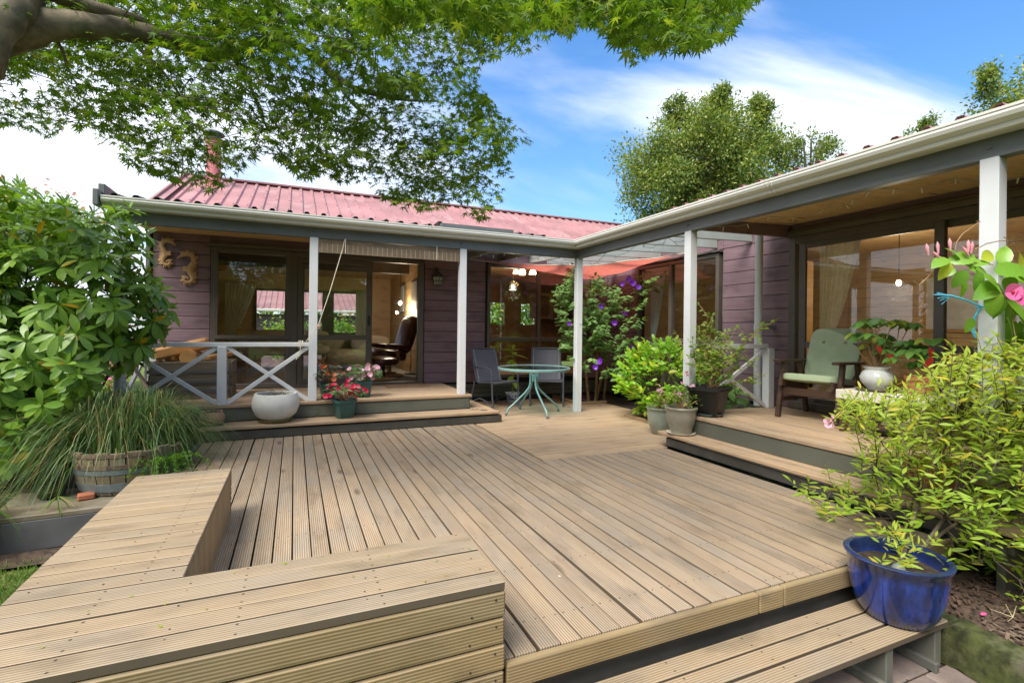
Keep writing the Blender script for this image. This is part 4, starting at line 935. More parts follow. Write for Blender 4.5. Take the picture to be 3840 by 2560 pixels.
# ------------------------------------------------------------------ pots (soil is a part; the plants come later)
def soil_disc(c, r, z, par, sx=1, sy=1, name='soil'):
    return MB().grid(lambda u, v: (c[0]+r*v*math.cos(2*math.pi*u)*sx, c[1]+r*v*math.sin(2*math.pi*u)*sy, z+.012*math.sin(19*u+9*v)*(1-v)+random.uniform(-.004, .004)), 24, 6).build(name, M['soil'], par, True)
def pot(name, label, cat, c, prof, mat, soil=None, n=28, sx=1, sy=1, group=None):
    t = thing(name, label, cat, c, group=group)
    MB().lathe(prof, n, c, sx, sy).build('pot', M[mat], t, True)
    if soil: soil_disc(c, soil[0], c[2]+soil[1], t, sx, sy)
    return t
def saucer(c, r, mat, label, h=.025):
    t = MB().lathe([(r*.80, 0), (r*.95, h*.6), (r, h), (r*.96, h*1.05), (r*.9, h*.55), (r*.7, h*.4), (.001, h*.4)], 28, c).build('plant_saucer', M[mat], None, True)
    return tag(t, label, 'saucer')
c = (-.195, 6.50, ZT+.001); saucer(c, .195, 'saucer_y', 'mossy yellow-brown saucer under the white bowl on the step', .03)
bowl = pot('bowl_planter', 'large round white concrete bowl planter on the timber step', 'planter', (-.195, 6.50, ZT+.014), [(.10, 0), (.165, .02), (.225, .08), (.255, .16), (.258, .22), (.240, .285), (.225, .318), (.205, .318), (.205, .29), (.225, .25), (.001, .25)], 'bowl', None, 40)
soil_disc((-.195, 6.50, 0), .22, ZT+.285, bowl)
c = (-.842, 6.49, ZT+.001); saucer(c, .132, 'saucer_g', 'dull teal saucer under the carved clay pot', .02)
clay = pot('clay_pot', 'small carved brown clay pot with a dark succulent on the step', 'pot', (-.842, 6.49, ZT+.012), [(.07, 0), (.105, .02), (.125, .06), (.122, .10), (.100, .135), (.103, .145), (.09, .142), (.085, .115), (.001, .115)], 'clay', (.088, .118))
mb = MB()
for k in range(15):
    z = ZT+.025+k*.0075; ph = random.random()*6
    mb.tube([(-.842+(.127-.02*abs(k-6)/8)*math.cos(a), 6.49+(.127-.02*abs(k-6)/8)*math.sin(a), z+.009*math.sin(4*a+ph)) for a in np.linspace(-math.pi, 0, 22)], .0035, 5)
mb.build('carved_ridges', M['clay'], clay, kind='stuff')
def square_pot(label, c, w, h, par=None, mat='green_pot', grp='dark green square pots with impatiens', rz=.2):
    t = thing('plant_pot', label, 'flower pot', c, group=grp); Mx = Matrix.Rotation(rz, 4, 'Z')
    MB().sqlathe([(w*.33, 0), (w*.345, .004), (w*.43, h*.80), (w*.45, h*.81), (w*.475, h*.83), (w*.485, h), (w*.455, h), (w*.44, h*.9), (.002, h*.9)], 40, c, 6, Mx).build('pot', M[mat], t, True)
    soil_disc(c, w*.43, c[2]+h*.905, t)
    return t
gp1 = square_pot('dark green square pot of crimson impatiens standing on the step', (.575, 6.50, ZT), .275, .225)
gp2 = square_pot('dark green square pot of orange impatiens beside the white post', (.40, 6.80, ZA), .21, .21)
gp3 = square_pot('dark green square pot of pale pink impatiens, right of the orange ones', (.85, 6.86, ZA), .21, .215)
cp = pot('china_pot', 'blue and white china pot with a young leafy plant under the window', 'pot', (3.51, 7.99, 0), [(.085, 0), (.095, .012), (.12, .10), (.128, .15), (.135, .158), (.135, .168), (.115, .168), (.112, .14), (.001, .14)], 'china', (.112, .142))
gl = pot('glazed_pot', 'pale green glazed pot of pink flowers standing on the deck', 'flower pot', (4.16, 4.92, 0), [(.09, 0), (.10, .01), (.14, .14), (.155, .24), (.150, .285), (.155, .30), (.17, .315), (.17, .328), (.145, .328), (.14, .29), (.001, .29)], 'glaze_green', (.14, .295), group='glazed pots with pink flowers')
saucer((3.87, 4.235, ZT+.001), .155, 'creamtop', 'cream saucer under the tan glazed pot on the step', .02)
gr_ = pot('glazed_pot', 'tan glazed pot of pink flowers on the end of the right step', 'flower pot', (3.87, 4.235, ZT+.012), [(.098, 0), (.108, .012), (.145, .12), (.160, .20), (.157, .235), (.166, .25), (.175, .27), (.170, .282), (.147, .282), (.144, .25), (.001, .25)], 'glaze_tan', (.145, .255), group='glazed pots with pink flowers')
c = (4.16, 4.13, ZA+.001)
saucer(c, .15, 'saucer_g', 'teal saucer under the big black square pot', .032)
bp = thing('black_pot', 'big black square plastic pot with a twiggy shrub on the verandah edge', 'plant pot', (4.17, 4.14, ZA+.013))
Mx = Matrix.Rotation(.35, 4, 'Z')
MB().sqlathe([(.125, 0), (.13, .005), (.17, .24), (.175, .245), (.185, .265), (.200, .272), (.203, .305), (.19, .308), (.175, .29), (.002, .285)], 40, (4.17, 4.14, ZA+.013), 6, Mx).build('pot', M['blackpot'], bp, True); soil_disc((4.17, 4.14, 0), .165, ZA+.302, bp)
wp = pot('white_glazed_pot', 'white glazed pot with a brown rim drip on the cream table', 'flower pot', (4.92, 2.86, .755), [(.07, 0), (.075, .01), (.125, .07), (.135, .115), (.115, .16), (.09, .18), (.105, .205), (.108, .212), (.088, .21), (.08, .17), (.001, .17)], 'whitepot', (.08, .175), 32)
saucer((4.92, 2.86, .743), .17, 'rust', 'brown saucer under the white glazed pot', .02)
tp = pot('terracotta_pot', 'small terracotta pot with red-bracted plant on the cream table', 'flower pot', (5.02, 2.56, .745), [(.08, 0), (.105, .12), (.115, .125), (.12, .16), (.105, .16), (.1, .13), (.001, .13)], 'terra', (.1, .135))
tp2 = pot('terracotta_pot', 'large terracotta pot half hidden by the yellow-green bush on the right step', 'flower pot', (3.92, 1.93, ZT), [(.10, 0), (.105, .01), (.145, .20), (.155, .205), (.162, .26), (.145, .26), (.14, .22), (.001, .22)], 'terra', (.14, .225))
# cobalt oval pot
bc_ = (2.84, 1.545, -.1695)
bpot = thing('blue_pot', 'large cobalt-glazed pot with the yellow-green bush on the front step', 'planter', bc_)
MB().lathe([(.125, 0), (.150, .010), (.180, .064), (.202, .145), (.214, .24), (.217, .285), (.229, .298), (.231, .310), (.220, .316), (.202, .313), (.196, .29), (.19, .22), (.001, .22)], 48, bc_).build('pot', M['blue'], bpot, True)
soil_disc(bc_, .19, bc_[2]+.245, bpot)
for (dx, dy, s) in ((-.075, -.05, (.095, .06, .05)),): tag(MB().pad((bc_[0]+dx, bc_[1]+dy, bc_[2]+.268), s, Matrix.Rotation(.6, 3, 'Z'), 2.2).build('painted_pebble', M['stone'], None, True), 'grey and pink painted pebble on the soil of the blue pot', 'pebble')
for i, (dx, dy) in enumerate(((-.15, -.045), (-.085, -.115))): tag(MB().pad((bc_[0]+dx, bc_[1]+dy, bc_[2]+.258), (.05, .03, .018), Matrix.Rotation(i+.3, 3, 'Z'), 2).build('white_shell', M['shell'], None, True), ('small white shell near the left rim of the blue pot', 'small white shell beside the painted pebble in the blue pot')[i], 'shell')
# half barrel on its platform
hb = thing('half_barrel', 'weathered oval half barrel with rusty and zinc hoops, full of arching grass', 'planter', (-1.31, 5.32, -.13))
HP = [(.325, 0), (.345, .05), (.372, .16), (.39, .27), (.40, .36)]
for k in range(22):
    a0, a1 = 2*math.pi*k/22+.012, 2*math.pi*(k+1)/22-.012; mb = MB(); vs = []
    h = .36+random.uniform(-.012, .012)
    for (r, z) in HP:
        zz = z if z < .35 else h
        for a, rr in ((a0, r), (a1, r), (a1, r-.028), (a0, r-.028)): vs.append((-1.31+rr*1.0*math.cos(a), 5.32+rr*.85*math.sin(a), -.13+zz))
    m = len(HP); mb.add(vs, [(i*4+j, i*4+(j+1) % 4, (i+1)*4+(j+1) % 4, (i+1)*4+j) for i in range(m-1) for j in range(4)] + [(0, 3, 2, 1), (4*m-4, 4*m-3, 4*m-2, 4*m-1)])
    mb.build('stave', M['barrel'], hb)
for (z0, z1, mt, ex) in ((.03, .10, 'hoop', .004), (.175, .215, 'hoop', .004), (.22, .255, 'rust', .006), (.318, .345, 'rust', .005)):
    f = lambda z: float(np.interp(z, [p[1] for p in HP], [p[0] for p in HP]))
    MB().lathe([(f(z0)+ex, z0), (f(z1)+ex, z1), (f(z1)-.004, z1), (f(z0)-.004, z0)], 44, (-1.31, 5.32, -.13), 1, .85).build('hoop', M[mt], hb, True)
soil_disc((-1.31, 5.32, 0), .375, .17, hb, 1, .85)
tag(MB().box((-1.53, 5.06, -.115), (.11, .09, .045), Matrix.Rotation(.3, 3, 'Z'), .008).build('brick', M['brickred'], None), 'red brick wedged under the near edge of the half barrel', 'brick')
ket = thing('watering_pot', 'mossy old clay pot with a hooped handle lying on the platform left of the barrel', 'pot', (-1.80, 5.2, -.14))
MB().lathe([(.05, 0), (.085, .02), (.095, .06), (.07, .10), (.045, .115), (.04, .11)], 20, (-1.80, 5.2, -.14)).build('pot', M['moss'], ket, True)
MB().tube([(-1.86, 5.2, -.05), (-1.86, 5.2, .01), (-1.80, 5.2, .035), (-1.74, 5.2, .01), (-1.74, 5.2, -.05)], .012, 8).build('handle', M['moss'], ket, True)
bk = thing('black_bucket', 'black plastic pot of spiky grass by the lawn at the far left', 'plant pot', (-2.12, 4.72, ZG))
MB().lathe([(.12, 0), (.15, .22), (.16, .23), (.15, .23), (.001, .19)], 24, (-2.12, 4.72, ZG)).build('pot', M['blackpot'], bk, True)
# firewood box on the verandah
lb = thing('firewood_box', 'weathered timber firewood box with black iron bands behind the railing', 'box', (-1.18, 7.6, ZA))
for k in range(3): MB().box((-1.18, 7.30, ZA+.08+k*.155), (.84, .03, .15), None, .004).box((-1.18, 7.86, ZA+.08+k*.155), (.84, .03, .15), None, .004).box((-1.615, 7.58, ZA+.08+k*.155), (.03, .53, .149), None, .004).box((-.745, 7.58, ZA+.08+k*.155), (.03, .53, .149), None, .004).build('side_board', M['bench_side'] if False else M['soil_wood'], lb)
for z in (.10, .22, .345): MB().box((-1.18, 7.278, ZA+z), (.86, .012, .035)).box((-1.638, 7.58, ZA+z), (.012, .55, .035)).build('iron_band', M['grey_side'], lb)
def logm(label, a, b, r, split):
    a = Vector(a); b = Vector(b); t = thing('firewood_log', label, 'log', a, group='firewood in the box')
    if split: MB().bar(a, b, r*1.7, r*1.2, ch=r*.25).build('wood', M['log'], t)
    else: MB().tube([a, b], [r, r*.95], 12).build('wood', M['log'], t)
logm('big split orange log lying tilted on top of the firewood box', (-1.60, 7.5, .90), (-1.02, 7.55, 1.05), .13, True)
logm('round log end beneath the tilted log in the firewood box', (-1.22, 7.32, .87), (-1.2, 7.75, .87), .095, False)
logm('thin split log at the right end of the firewood box', (-1.02, 7.35, .86), (-.78, 7.65, .90), .05, True)
logm('split log standing on end at the left of the firewood box', (-1.45, 7.45, .86), (-1.25, 7.75, .88), .08, True)
tag(MB().box((1.64, 7.96, ZA+.007), (.66, .46, .010), None, .004).build('door_mat', pbr('tan_mat', (.28, .17, .10), .9, .15, 30, .4, 120), None), 'thin brown door mat before the open sliding door', 'mat')
# outside spot light under the barge
ol = thing('spot_lamp', 'outdoor spot lamp on the end of the left verandah wall', 'lamp', (-1.95, 7.9, 2.3))
MB().lathe([(.03, 0), (.05, .06), (.075, .12), (.07, .13), (.001, .11)], 16, (-1.97, 7.9, 2.22)).build('lamp_head', M['metal_dark'], ol, True); MB().tube([(-1.84, 7.9, 2.36), (-1.95, 7.9, 2.34)], .015, 6).build('bracket', M['metal_dark'], ol)
# blue twine round the near post
tw = thing('blue_twine', 'frayed blue twine tied round the white post by the vine', 'twine', (XP, 1.62, 1.42))
px, py = XP-.002, 1.628
mb = MB().tube([(px-.005, 1.735, 1.445), (px-.012, 1.68, 1.45), (px-.008, 1.625, 1.455), (4.05, 1.624, 1.455), (4.105, 1.626, 1.46)], .006, 6)
mb.tube([(px-.012, 1.70, 1.447), (px-.06, 1.76, 1.49), (px-.10, 1.82, 1.52), (px-.12, 1.86, 1.525)], [.006, .007, .008, .004], 6)
for k in range(9): mb.tube([(px-.10, 1.82, 1.52), (px-.12+random.gauss(0, .015), 1.86+random.uniform(0, .05), 1.525+random.gauss(0, .02))], .0022, 4)
mb.tube([(px-.012, 1.71, 1.445), (px-.02, 1.735, 1.38), (px-.025, 1.74, 1.30), (px-.02, 1.728, 1.25)], [.006, .007, .011, .006], 6)
mb.build('twine', M['rope'], tw, True)
# ------------------------------------------------------------------ furniture and lamps inside
def pendant(label, x, y, z, r, zc=2.66, lit='bulb', glass=True, grp=None, pw=4):
    t = thing('pendant_lamp', label, 'lamp', (x, y, z), group=grp)
    MB().tube([(x, y, z+.1), (x, y, zc)], .006, 6).build('flex', M['metal_dark'], t)
    if glass: MB().lathe([(r*.98, z-r*.5), (r, z-r*.3), (r*.7, z+r*.35), (r*.2, z+r*.7)], 20, (x, y, 0)).build('glass_shade', M['lamp_glass'], t, True)
    MB().pad((x, y, z-.01), (.055, .055, .08), None, 2).build('bulb', M[lit], t, True)
    pl_ = bpy.data.lights.new('bulb_light', 'POINT'); pl_.energy = pw; pl_.color = (1, .86, .68); pl_.shadow_soft_size = .15
    lo = bpy.data.objects.new('bulb_light', pl_); COL.objects.link(lo); lo.location = (x, y, z-r*.5-.1)
pendant('lit clear glass pendant lamp seen through the open door', 2.02, 10.5, 1.80, .10)
pendant('lit clear glass pendant lamp hanging inside the dining window', 4.33, 9.9, 2.20, .17)
pendant('lit pendant lamp glowing behind the large sliding door', 7.6, 4.15, 1.98, .05, 2.68, 'bulb', False, None, 6)
chd = thing('chandelier', 'small chandelier of lit amber shades near the dining room ceiling', 'chandelier', (4.62, 9.9, 2.55))
MB().tube([(4.62, 9.9, 2.67), (4.62, 9.9, 2.60)], .012, 6).build('stem', M['metal_dark'], chd)
for k in range(5):
    a = k*1.2566+.2; MB().tube([(4.62, 9.9, 2.60), (4.62+.12*math.cos(a), 9.9+.12*math.sin(a), 2.61), (4.62+.2*math.cos(a), 9.9+.2*math.sin(a), 2.56)], .008, 6).build('arm', M['metal_dark'], chd); MB().lathe([(.02, .05), (.05, .02), (.075, -.04)], 12, (4.62+.2*math.cos(a), 9.9+.2*math.sin(a), 2.53)).build('shade', M['bulb2'], chd, True)
rl = thing('reading_lamp', 'lit bent-neck reading lamp above the brown recliner', 'lamp', (2.15, 10.0, ZA))
MB().tube([(2.14, 9.95, ZA), (2.14, 9.95, 1.25), (2.10, 9.98, 1.40), (1.92, 10.2, 1.60)], .009, 8).build('stand', M['metal_dark'], rl, True); MB().lathe([(.13, 0), (.12, .02), (.01, .03)], 18, (2.14, 9.95, ZA)).build('base', M['metal_dark'], rl, True); MB().pad((1.90, 10.22, 1.585), (.05, .05, .05), None, 2).build('bulb', M['bulb'], rl, True)
rc = thing('recliner', 'brown leather swivel recliner on a round wooden base inside the open door', 'recliner', (0, 0, 0))
MB().lathe([(.27, .0), (.29, .012), (.27, .03), (.20, .035), (.19, .012)], 28).build('base_ring', M['oak'], rc, True)
MB().tube([(0, 0, .02), (0, 0, .30)], .04, 10).box((0, 0, .05), (.2, .2, .05), None, .01).build('pedestal', M['oak'], rc)
MB().pad((0, -.02, .40), (.56, .60, .20), Matrix.Rotation(R(-8), 3, 'X'), 4).build('seat', M['leather'], rc, True)
MB().pad((0, .36, .78), (.56, .18, .75), Matrix.Rotation(R(-18), 3, 'X'), 4).pad((0, .44, 1.02), (.50, .17, .28), Matrix.Rotation(R(-14), 3, 'X'), 3).build('backrest', M['leather'], rc, True)
for s in (-1, 1): MB().pad((s*.32, .02, .56), (.11, .52, .10), Matrix.Rotation(R(-6), 3, 'X'), 3).build('armrest', M['leather'], rc, True); MB().bar((s*.31, .0, .50), (s*.28, .05, .32), .04, .06).build('arm_support', M['oak'], rc)
place(rc, (1.68, 9.75, ZA), face(-.95, -.30))
ot = thing('footstool', 'brown leather footstool on a round wooden base in front of the recliner', 'footstool', (0, 0, 0))
MB().lathe([(.23, .0), (.25, .012), (.23, .03), (.16, .035)], 28).build('base_ring', M['oak'], ot, True); MB().tube([(0, 0, .02), (0, 0, .28)], .025, 10).build('pedestal', M['blackp'], ot); MB().pad((0, 0, .34), (.50, .40, .13), Matrix.Rotation(R(8), 3, 'X'), 3.5).build('cushion', M['leather'], ot, True)
place(ot, (1.45, 9.0, ZA), .5)
sf = thing('sofa', 'beige sofa with a loose cushion behind the recliner', 'sofa', (1.3, 11.6, ZA))
MB().pad((1.3, 11.6, .62), (1.5, .8, .35), None, 5).pad((1.3, 11.95, .85), (1.5, .25, .5), None, 5).build('sofa_body', M['sofa'], sf, True); MB().pad((1.35, 11.6, .92), (.45, .14, .35), Matrix.Rotation(R(-20), 3, 'X'), 3).build('cushion', M['carpet'], sf, True)
s2 = thing('bench_seat', 'cream settee with crossed timber legs under the back windows', 'settee', (-.1, 11.4, ZA))
MB().pad((-.1, 11.5, .78), (1.6, .55, .22), None, 5).pad((-.1, 11.75, 1.05), (1.6, .16, .32), None, 4).build('cushion', M['sofa'], s2, True)
for x in (-.75, .5): MB().bar((x-.2, 11.3, ZA), (x+.2, 11.3, .72), .05, .05).bar((x+.2, 11.32, ZA), (x-.2, 11.32, .72), .05, .05).build('crossed_leg', M['oak'], s2)
tv = thing('side_cabinet', 'small dark cabinet inside the living room by the left curtain', 'cabinet', (-1.2, 9.2, ZA)); MB().box((-1.2, 9.2, .65), (.35, .5, .6), None, .01).build('carcass', M['oak'], tv); MB().box((-1.2, 8.94, .65), (.28, .02, .5), None, .004).build('door', M['cab'], tv)
for i, (y, lab) in enumerate(((9.95, 'framed picture with dark frame on the pine wall, nearer the door'), (11.2, 'framed picture on the pine wall, deeper in the room'))):
    p = thing('framed_picture', lab, 'picture', (2.2, y, 1.9), group='pictures on the pine wall'); MB().box((2.20, y, 1.92), (.022, .56, .64), None, .003).build('frame', M['metal_dark'], p); MB().box((2.187, y, 1.92), (.006, .49, .57)).build('print', M['paper'], p)
def curtain(label, a, b, top, bot, tie=None, flare=0, mat='curtain', folds=9):
    a = Vector(a); b = Vector(b); t = thing('curtain', label, 'curtain', (*a[:2], bot)); nrm = (b-a).cross(Vector((0, 0, 1))).normalized()
    def f(u, v):
        z = lerp(top, bot, v); w = 1.0
        if tie is not None:
            q = (z-tie)/(top-tie) if z > tie else (tie-z)/(tie-bot)*.35; w = .26+.74*max(0, min(1, q))**.7
        p = a.lerp(b, u*w if flare >= 0 else 1-(1-u)*w); return p + nrm*(.035*w*math.sin(u*folds*6.283+2*math.sin(u*5))+.01) + Vector((0, 0, z))
    MB().grid(lambda u, v: f(u, v), folds*8, 20).build('cloth', M[mat], t, True)
curtain('cream tied-back curtain at the left of the living room back window', (-1.40, 12.5, 0), (-.78, 12.5, 0), 2.22, .5, 1.15)
curtain('cream curtain at the right of the living room back window', (1.35, 12.6, 0), (1.75, 12.6, 0), 2.15, .5)
curtain('white tied-back curtain at the left end of the side wall window', (XB+.22, 7.16, 0), (XB+.22, 6.82, 0), 2.33, .9, 1.15, 0, 'white', 5)
curtain('white curtain at the right end of the side wall window', (XB+.22, 5.42, 0), (XB+.22, 5.65, 0), 2.33, 1.5, None, 0, 'white', 4)
curtain('cream tied-back curtain behind the large sliding door', (XB+.28, 4.08, 0), (XB+.28, 3.62, 0), 2.36, .45, 1.2, 0, 'curtain', 7)
p = thing('framed_picture', 'large framed picture on the lounge wall behind the sliding door', 'picture', (9.17, 4.6, 1.7)); MB().box((9.17, 4.1, 1.75), (.03, 1.1, .9), None, .004).build('frame', M['oak'], p); MB().box((9.15, 4.1, 1.75), (.008, 1.0, .8)).build('print', M['paper'], p)
tvs = thing('television', 'black television standing on the lounge room floor', 'television', (7.2, 2.4, ZA)); MB().box((7.2, 2.4, .75), (.08, 1.1, .65), None, .01).build('screen', M['blackp'], tvs); MB().box((7.2, 2.4, .39), (.3, .5, .06), None, .01).build('stand', M['blackp'], tvs)
# ------------------------------------------------------------------ plants: leaf templates (along +Y, facing +Z, unit length)
def t_leaf(w=.4, fold=.10, curl=.18, rows=(0, .22, .5, .78, 1), prof=(.06, .72, 1, .68, .02), tip=0):
    vs = []; fs = []
    for t, p in zip(rows, prof):
        z = -curl*t*t
        for s in (-1, 0, 1): vs.append((s*w/2*p, t, z + (fold*abs(s)*p*w if s else 0)))
    for i in range(len(rows)-1):
        for j in (0, 1): fs.append((i*3+j, i*3+j+1, i*3+j+4, i*3+j+3))
    return vs, fs
def t_maple(lobes=7):
    vs = [(0, .12, .02)]; out = []
    ang = [-125, -82, -42, 0, 42, 82, 125]; ln = [.36, .62, .85, 1.0, .85, .62, .36]
    for i, (a, l) in enumerate(zip(ang, ln)):
        r = R(a); w = .105
        b = Vector((math.sin(r), math.cos(r), 0)); n = Vector((b.y, -b.x, 0)); c = Vector((0, .12, 0))
        if i == 0: out.append(c + Vector((-.10, -.10, 0)))
        out.append(c + b*l*.5 - n*w*l*.8 + Vector((0, 0, -.02))); out.append(c + b*l*.92 + Vector((0, 0, -.16*l*l))); out.append(c + b*l*.5 + n*w*l*.8 + Vector((0, 0, -.02)))
        if i < 6:
            m = R((ang[i]+ang[i+1])/2); out.append(c + Vector((math.sin(m), math.cos(m), 0))*.24*(l+ln[i+1])/1.7)
    out.append(c + Vector((.10, -.10, 0)))
    vs += [tuple(o) for o in out]; n = len(out)
    return vs, [(0, k+1, k) for k in range(1, n)]
def t_petals(n=5, r=.5, w=.62, cup=.10, notch=.0):
    vs = []; fs = []
    for k in range(n):
        a = 2*math.pi*k/n; c, s = math.cos(a), math.sin(a); b = len(vs)
        for (x, y, z) in ((0, .03, 0), (-w*r*.5, r*.45, cup*.4), (-w*r*.62, r*.8, cup), (0, r*(1-notch), cup*1.1), (w*r*.62, r*.8, cup), (w*r*.5, r*.45, cup*.4)): vs.append((x*c-y*s, x*s+y*c, z+.004*k))
        fs.append(tuple(range(b+5, b-1, -1)))
    return vs, fs
def t_blade(): return [(-.5, 0, 0), (.5, 0, 0), (.42, .5, 0), (-.42, .5, 0), (0, 1, 0)], [(0, 1, 2, 3), (3, 2, 4)]
def t_diamond(w=.5): return [(0, 0, 0), (w/2, .45, .06), (0, 1, -.05), (-w/2, .45, .06)], [(0, 1, 2), (0, 2, 3)]
TL = {'lance': t_leaf(.26, .12, .15, prof=(.05, .8, 1, .6, .02)), 'ovate': t_leaf(.52, .10, .22, prof=(.08, .85, 1, .62, .02)), 'rhodo': t_leaf(.36, .07, .18, prof=(.12, .6, .95, .85, .12)),
      'broad': t_leaf(.62, .10, .28, prof=(.25, .95, 1, .66, .03)), 'small': t_leaf(.48, .08, .15, rows=(0, .45, 1), prof=(.1, 1, .04)), 'maple': t_maple(), 'dia': t_diamond(), 'dia3': t_diamond(.34),
      'pet5': t_petals(5), 'pet5b': t_petals(5, .5, .8, .16, .08), 'blade': t_blade()}
def orient(p, d, up, s, sx=1.0):
    y = Vector(d).normalized(); z = Vector(up) - y*Vector(up).dot(y)
    z = z.normalized() if z.length > 1e-4 else y.orthogonal().normalized(); x = y.cross(z)
    return Matrix(((x.x*s*sx, y.x*s, z.x*s, p[0]), (x.y*s*sx, y.y*s, z.y*s, p[1]), (x.z*s*sx, y.z*s, z.z*s, p[2]), (0, 0, 0, 1)))
def leafset(par, tmpl, mat, mats, n_ind=300, name='leaf', rest='foliage'):
    """the n_ind leaves that show largest become leaf objects of their own; the rest is one mesh"""
    if not mats: return
    vs, fs = TL[tmpl]; off = OFF[par.name]
    def key(m):
        x, y, d = proj(m.translation)
        return d + (0 if (d > 0 and -60 < x < 3900 and -60 < y < 2620) else 50)
    order = sorted(mats, key=key) if n_ind < len(mats) else mats
    ind, oth = order[:n_ind], order[n_ind:]
    kk = (tmpl, mat)
    if kk not in _pl:
        me = _pl[kk] = bpy.data.meshes.new(name); me.from_pydata(vs, [], fs); me.materials.append(M[mat]); me.polygons.foreach_set('use_smooth', [True]*len(me.polygons))
    T = Matrix.Translation(-off)
    for m in ind:
        o = bpy.data.objects.new(name, _pl[kk]); prep(o, par); o.matrix_basis = T @ m
    if oth:
        A = np.array([[list(r) for r in m] for m in oth]); V = np.array(vs); V = np.c_[V, np.ones(len(V))]
        W = np.einsum('nij,vj->nvi', A, V)[:, :, :3].reshape(-1, 3) - np.array(off)
        me = bpy.data.meshes.new(rest); n = len(oth); nv = len(vs)
        loops = np.concatenate([np.concatenate([np.array(f)+i*nv for f in fs]) for i in range(1)]) ; L1 = len(loops)
        alll = (loops[None, :] + (np.arange(n)*nv)[:, None]).ravel(); lt = np.tile(np.array([len(f) for f in fs]), n); ls = np.concatenate([[0], np.cumsum(lt)[:-1]])
        me.vertices.add(n*nv); me.vertices.foreach_set('co', W.ravel().astype(np.float32)); me.loops.add(len(alll)); me.loops.foreach_set('vertex_index', alll.astype(np.int32))
        me.polygons.add(len(lt)); me.polygons.foreach_set('loop_start', ls.astype(np.int32)); me.polygons.foreach_set('loop_total', lt.astype(np.int32)); me.update(calc_edges=True); me.validate()
        me.polygons.foreach_set('use_smooth', [True]*len(me.polygons))
        me.materials.append(M[mat]); o = bpy.data.objects.new(rest, me); prep(o, par); o['kind'] = 'stuff'
LUP = Vector((-.19, -.43, .82))     # leaves turn to the open sky on the garden side
rv = lambda s=1.0: Vector((random.gauss(0, s), random.gauss(0, s), random.gauss(0, s)))
UP = Vector((0, 0, 1))
def inpoly(x, y, P):
    c = False; n = len(P); j = n-1
    for i in range(n):
        if (P[i][1] > y) != (P[j][1] > y) and x < (P[j][0]-P[i][0])*(y-P[i][1])/(P[j][1]-P[i][1])+P[i][0]: c = not c
        j = i
    return c
def twig_leaves(a, b, n, ln, spread=1.0, up=.5, droop=.2, jit=.25, tip=True, size_end=.7):
    """paired leaves along a stem a->b"""
    a = Vector(a); b = Vector(b); d = (b-a).normalized(); side = d.cross(UP); side = side.normalized() if side.length > .05 else Vector((1, 0, 0)); out = []
    for k in range(n):
        t = (k+.6)/n; p = a.lerp(b, t); s = 1 if k % 2 else -1
        w = (d*.55 + side*s*spread + UP*up*.5 + rv(jit) - UP*droop)
        out.append(orient(p, w, LUP + rv(.33), ln*lerp(1, size_end, t)*random.uniform(.75, 1.15)))
    if tip: out.append(orient(b, d + rv(.15), LUP + rv(.25), ln*.8))
    return out
# ---- the maple overhead
maple = thing('maple_tree', 'spreading green maple whose limb and starry leaves hang over the deck from the left', 'tree', (-2.45, 3.35, ZG))
def limb(px, name='limb', mat='bark', n=12):
    pts = [unproj(x, y, d) for x, y, d, r in px]; rad = [r for *_, r in px]
    P = []; Q = []
    for i in range(len(pts)-1):
        for t in np.linspace(0, 1, 5)[:-1]:
            p0 = pts[max(i-1, 0)]; p1 = pts[i]; p2 = pts[i+1]; p3 = pts[min(i+2, len(pts)-1)]
            q = .5*((2*p1)+(-p0+p2)*t+(2*p0-5*p1+4*p2-p3)*t*t+(-p0+3*p1-3*p2+p3)*t**3); P.append(q); Q.append(lerp(rad[i], rad[i+1], t)*(1+.06*math.sin(i*5+t*9)))
    P.append(pts[-1]); Q.append(rad[-1])
    MB().tube(P, Q, n).build(name, M[mat], maple, True, fix=False); return P
fork = unproj(-260, 150, 2.75)
tr = [Vector((-2.45, 3.35, ZG-.1)), Vector((-2.42, 3.36, .4)), Vector((-2.3, 3.3, 1.3)), Vector((-2.1, 3.2, 2.1)), unproj(-420, 330, 2.7), fork]
MB().tube(tr, [.24, .20, .18, .17, .165, .16], 16).build('trunk', M['bark'], maple, True, fix=False)
limb([(-330, 250, 2.72, .16), (-100, 150, 2.75, .125), (60, 120, 2.8, .105), (190, 92, 2.85, .085), (330, 100, 2.95, .072), (460, 112, 3.05, .066), (590, 138, 3.15, .060), (700, 165, 3.25, .052), (780, 205, 3.3, .046), (860, 195, 3.4, .040), (940, 160, 3.5, .032)])
limb([(-330, 250, 2.72, .15), (-120, 260, 2.6, .11), (-40, 120, 2.6, .10), (60, 30, 2.7, .085), (160, -60, 2.9, .06), (300, -140, 3.1, .05)])
limb([(160, -40, 2.8, .05), (250, -5, 3.0, .05), (340, 28, 3.1, .046), (450, 58, 3.2, .04), (540, 85, 3.3, .03), (590, 120, 3.35, .018)])
limb([(940, 160, 3.5, .03), (1060, 155, 3.6, .027), (1175, 212, 3.7, .024), (1290, 310, 3.75, .020), (1390, 350, 3.8, .016), (1520, 375, 3.85, .010), (1640, 380, 3.9, .006)])
limb([(1200, 230, 3.72, .02), (1260, 300, 3.72, .016), (1310, 375, 3.72, .013), (1380, 440, 3.72, .009), (1460, 500, 3.7, .006)])
limb([(860, 200, 3.4, .02), (920, 280, 3.45, .014), (960, 380, 3.5, .010), (1000, 480, 3.5, .006)])
limb([(480, 130, 3.05, .016), (540, 200, 3.1, .013), (620, 280, 3.15, .009), (690, 380, 3.2, .006)])
limb([(960, 100, 3.4, .022), (1000, 30, 3.3, .018), (1030, -30, 3.2, .018)])
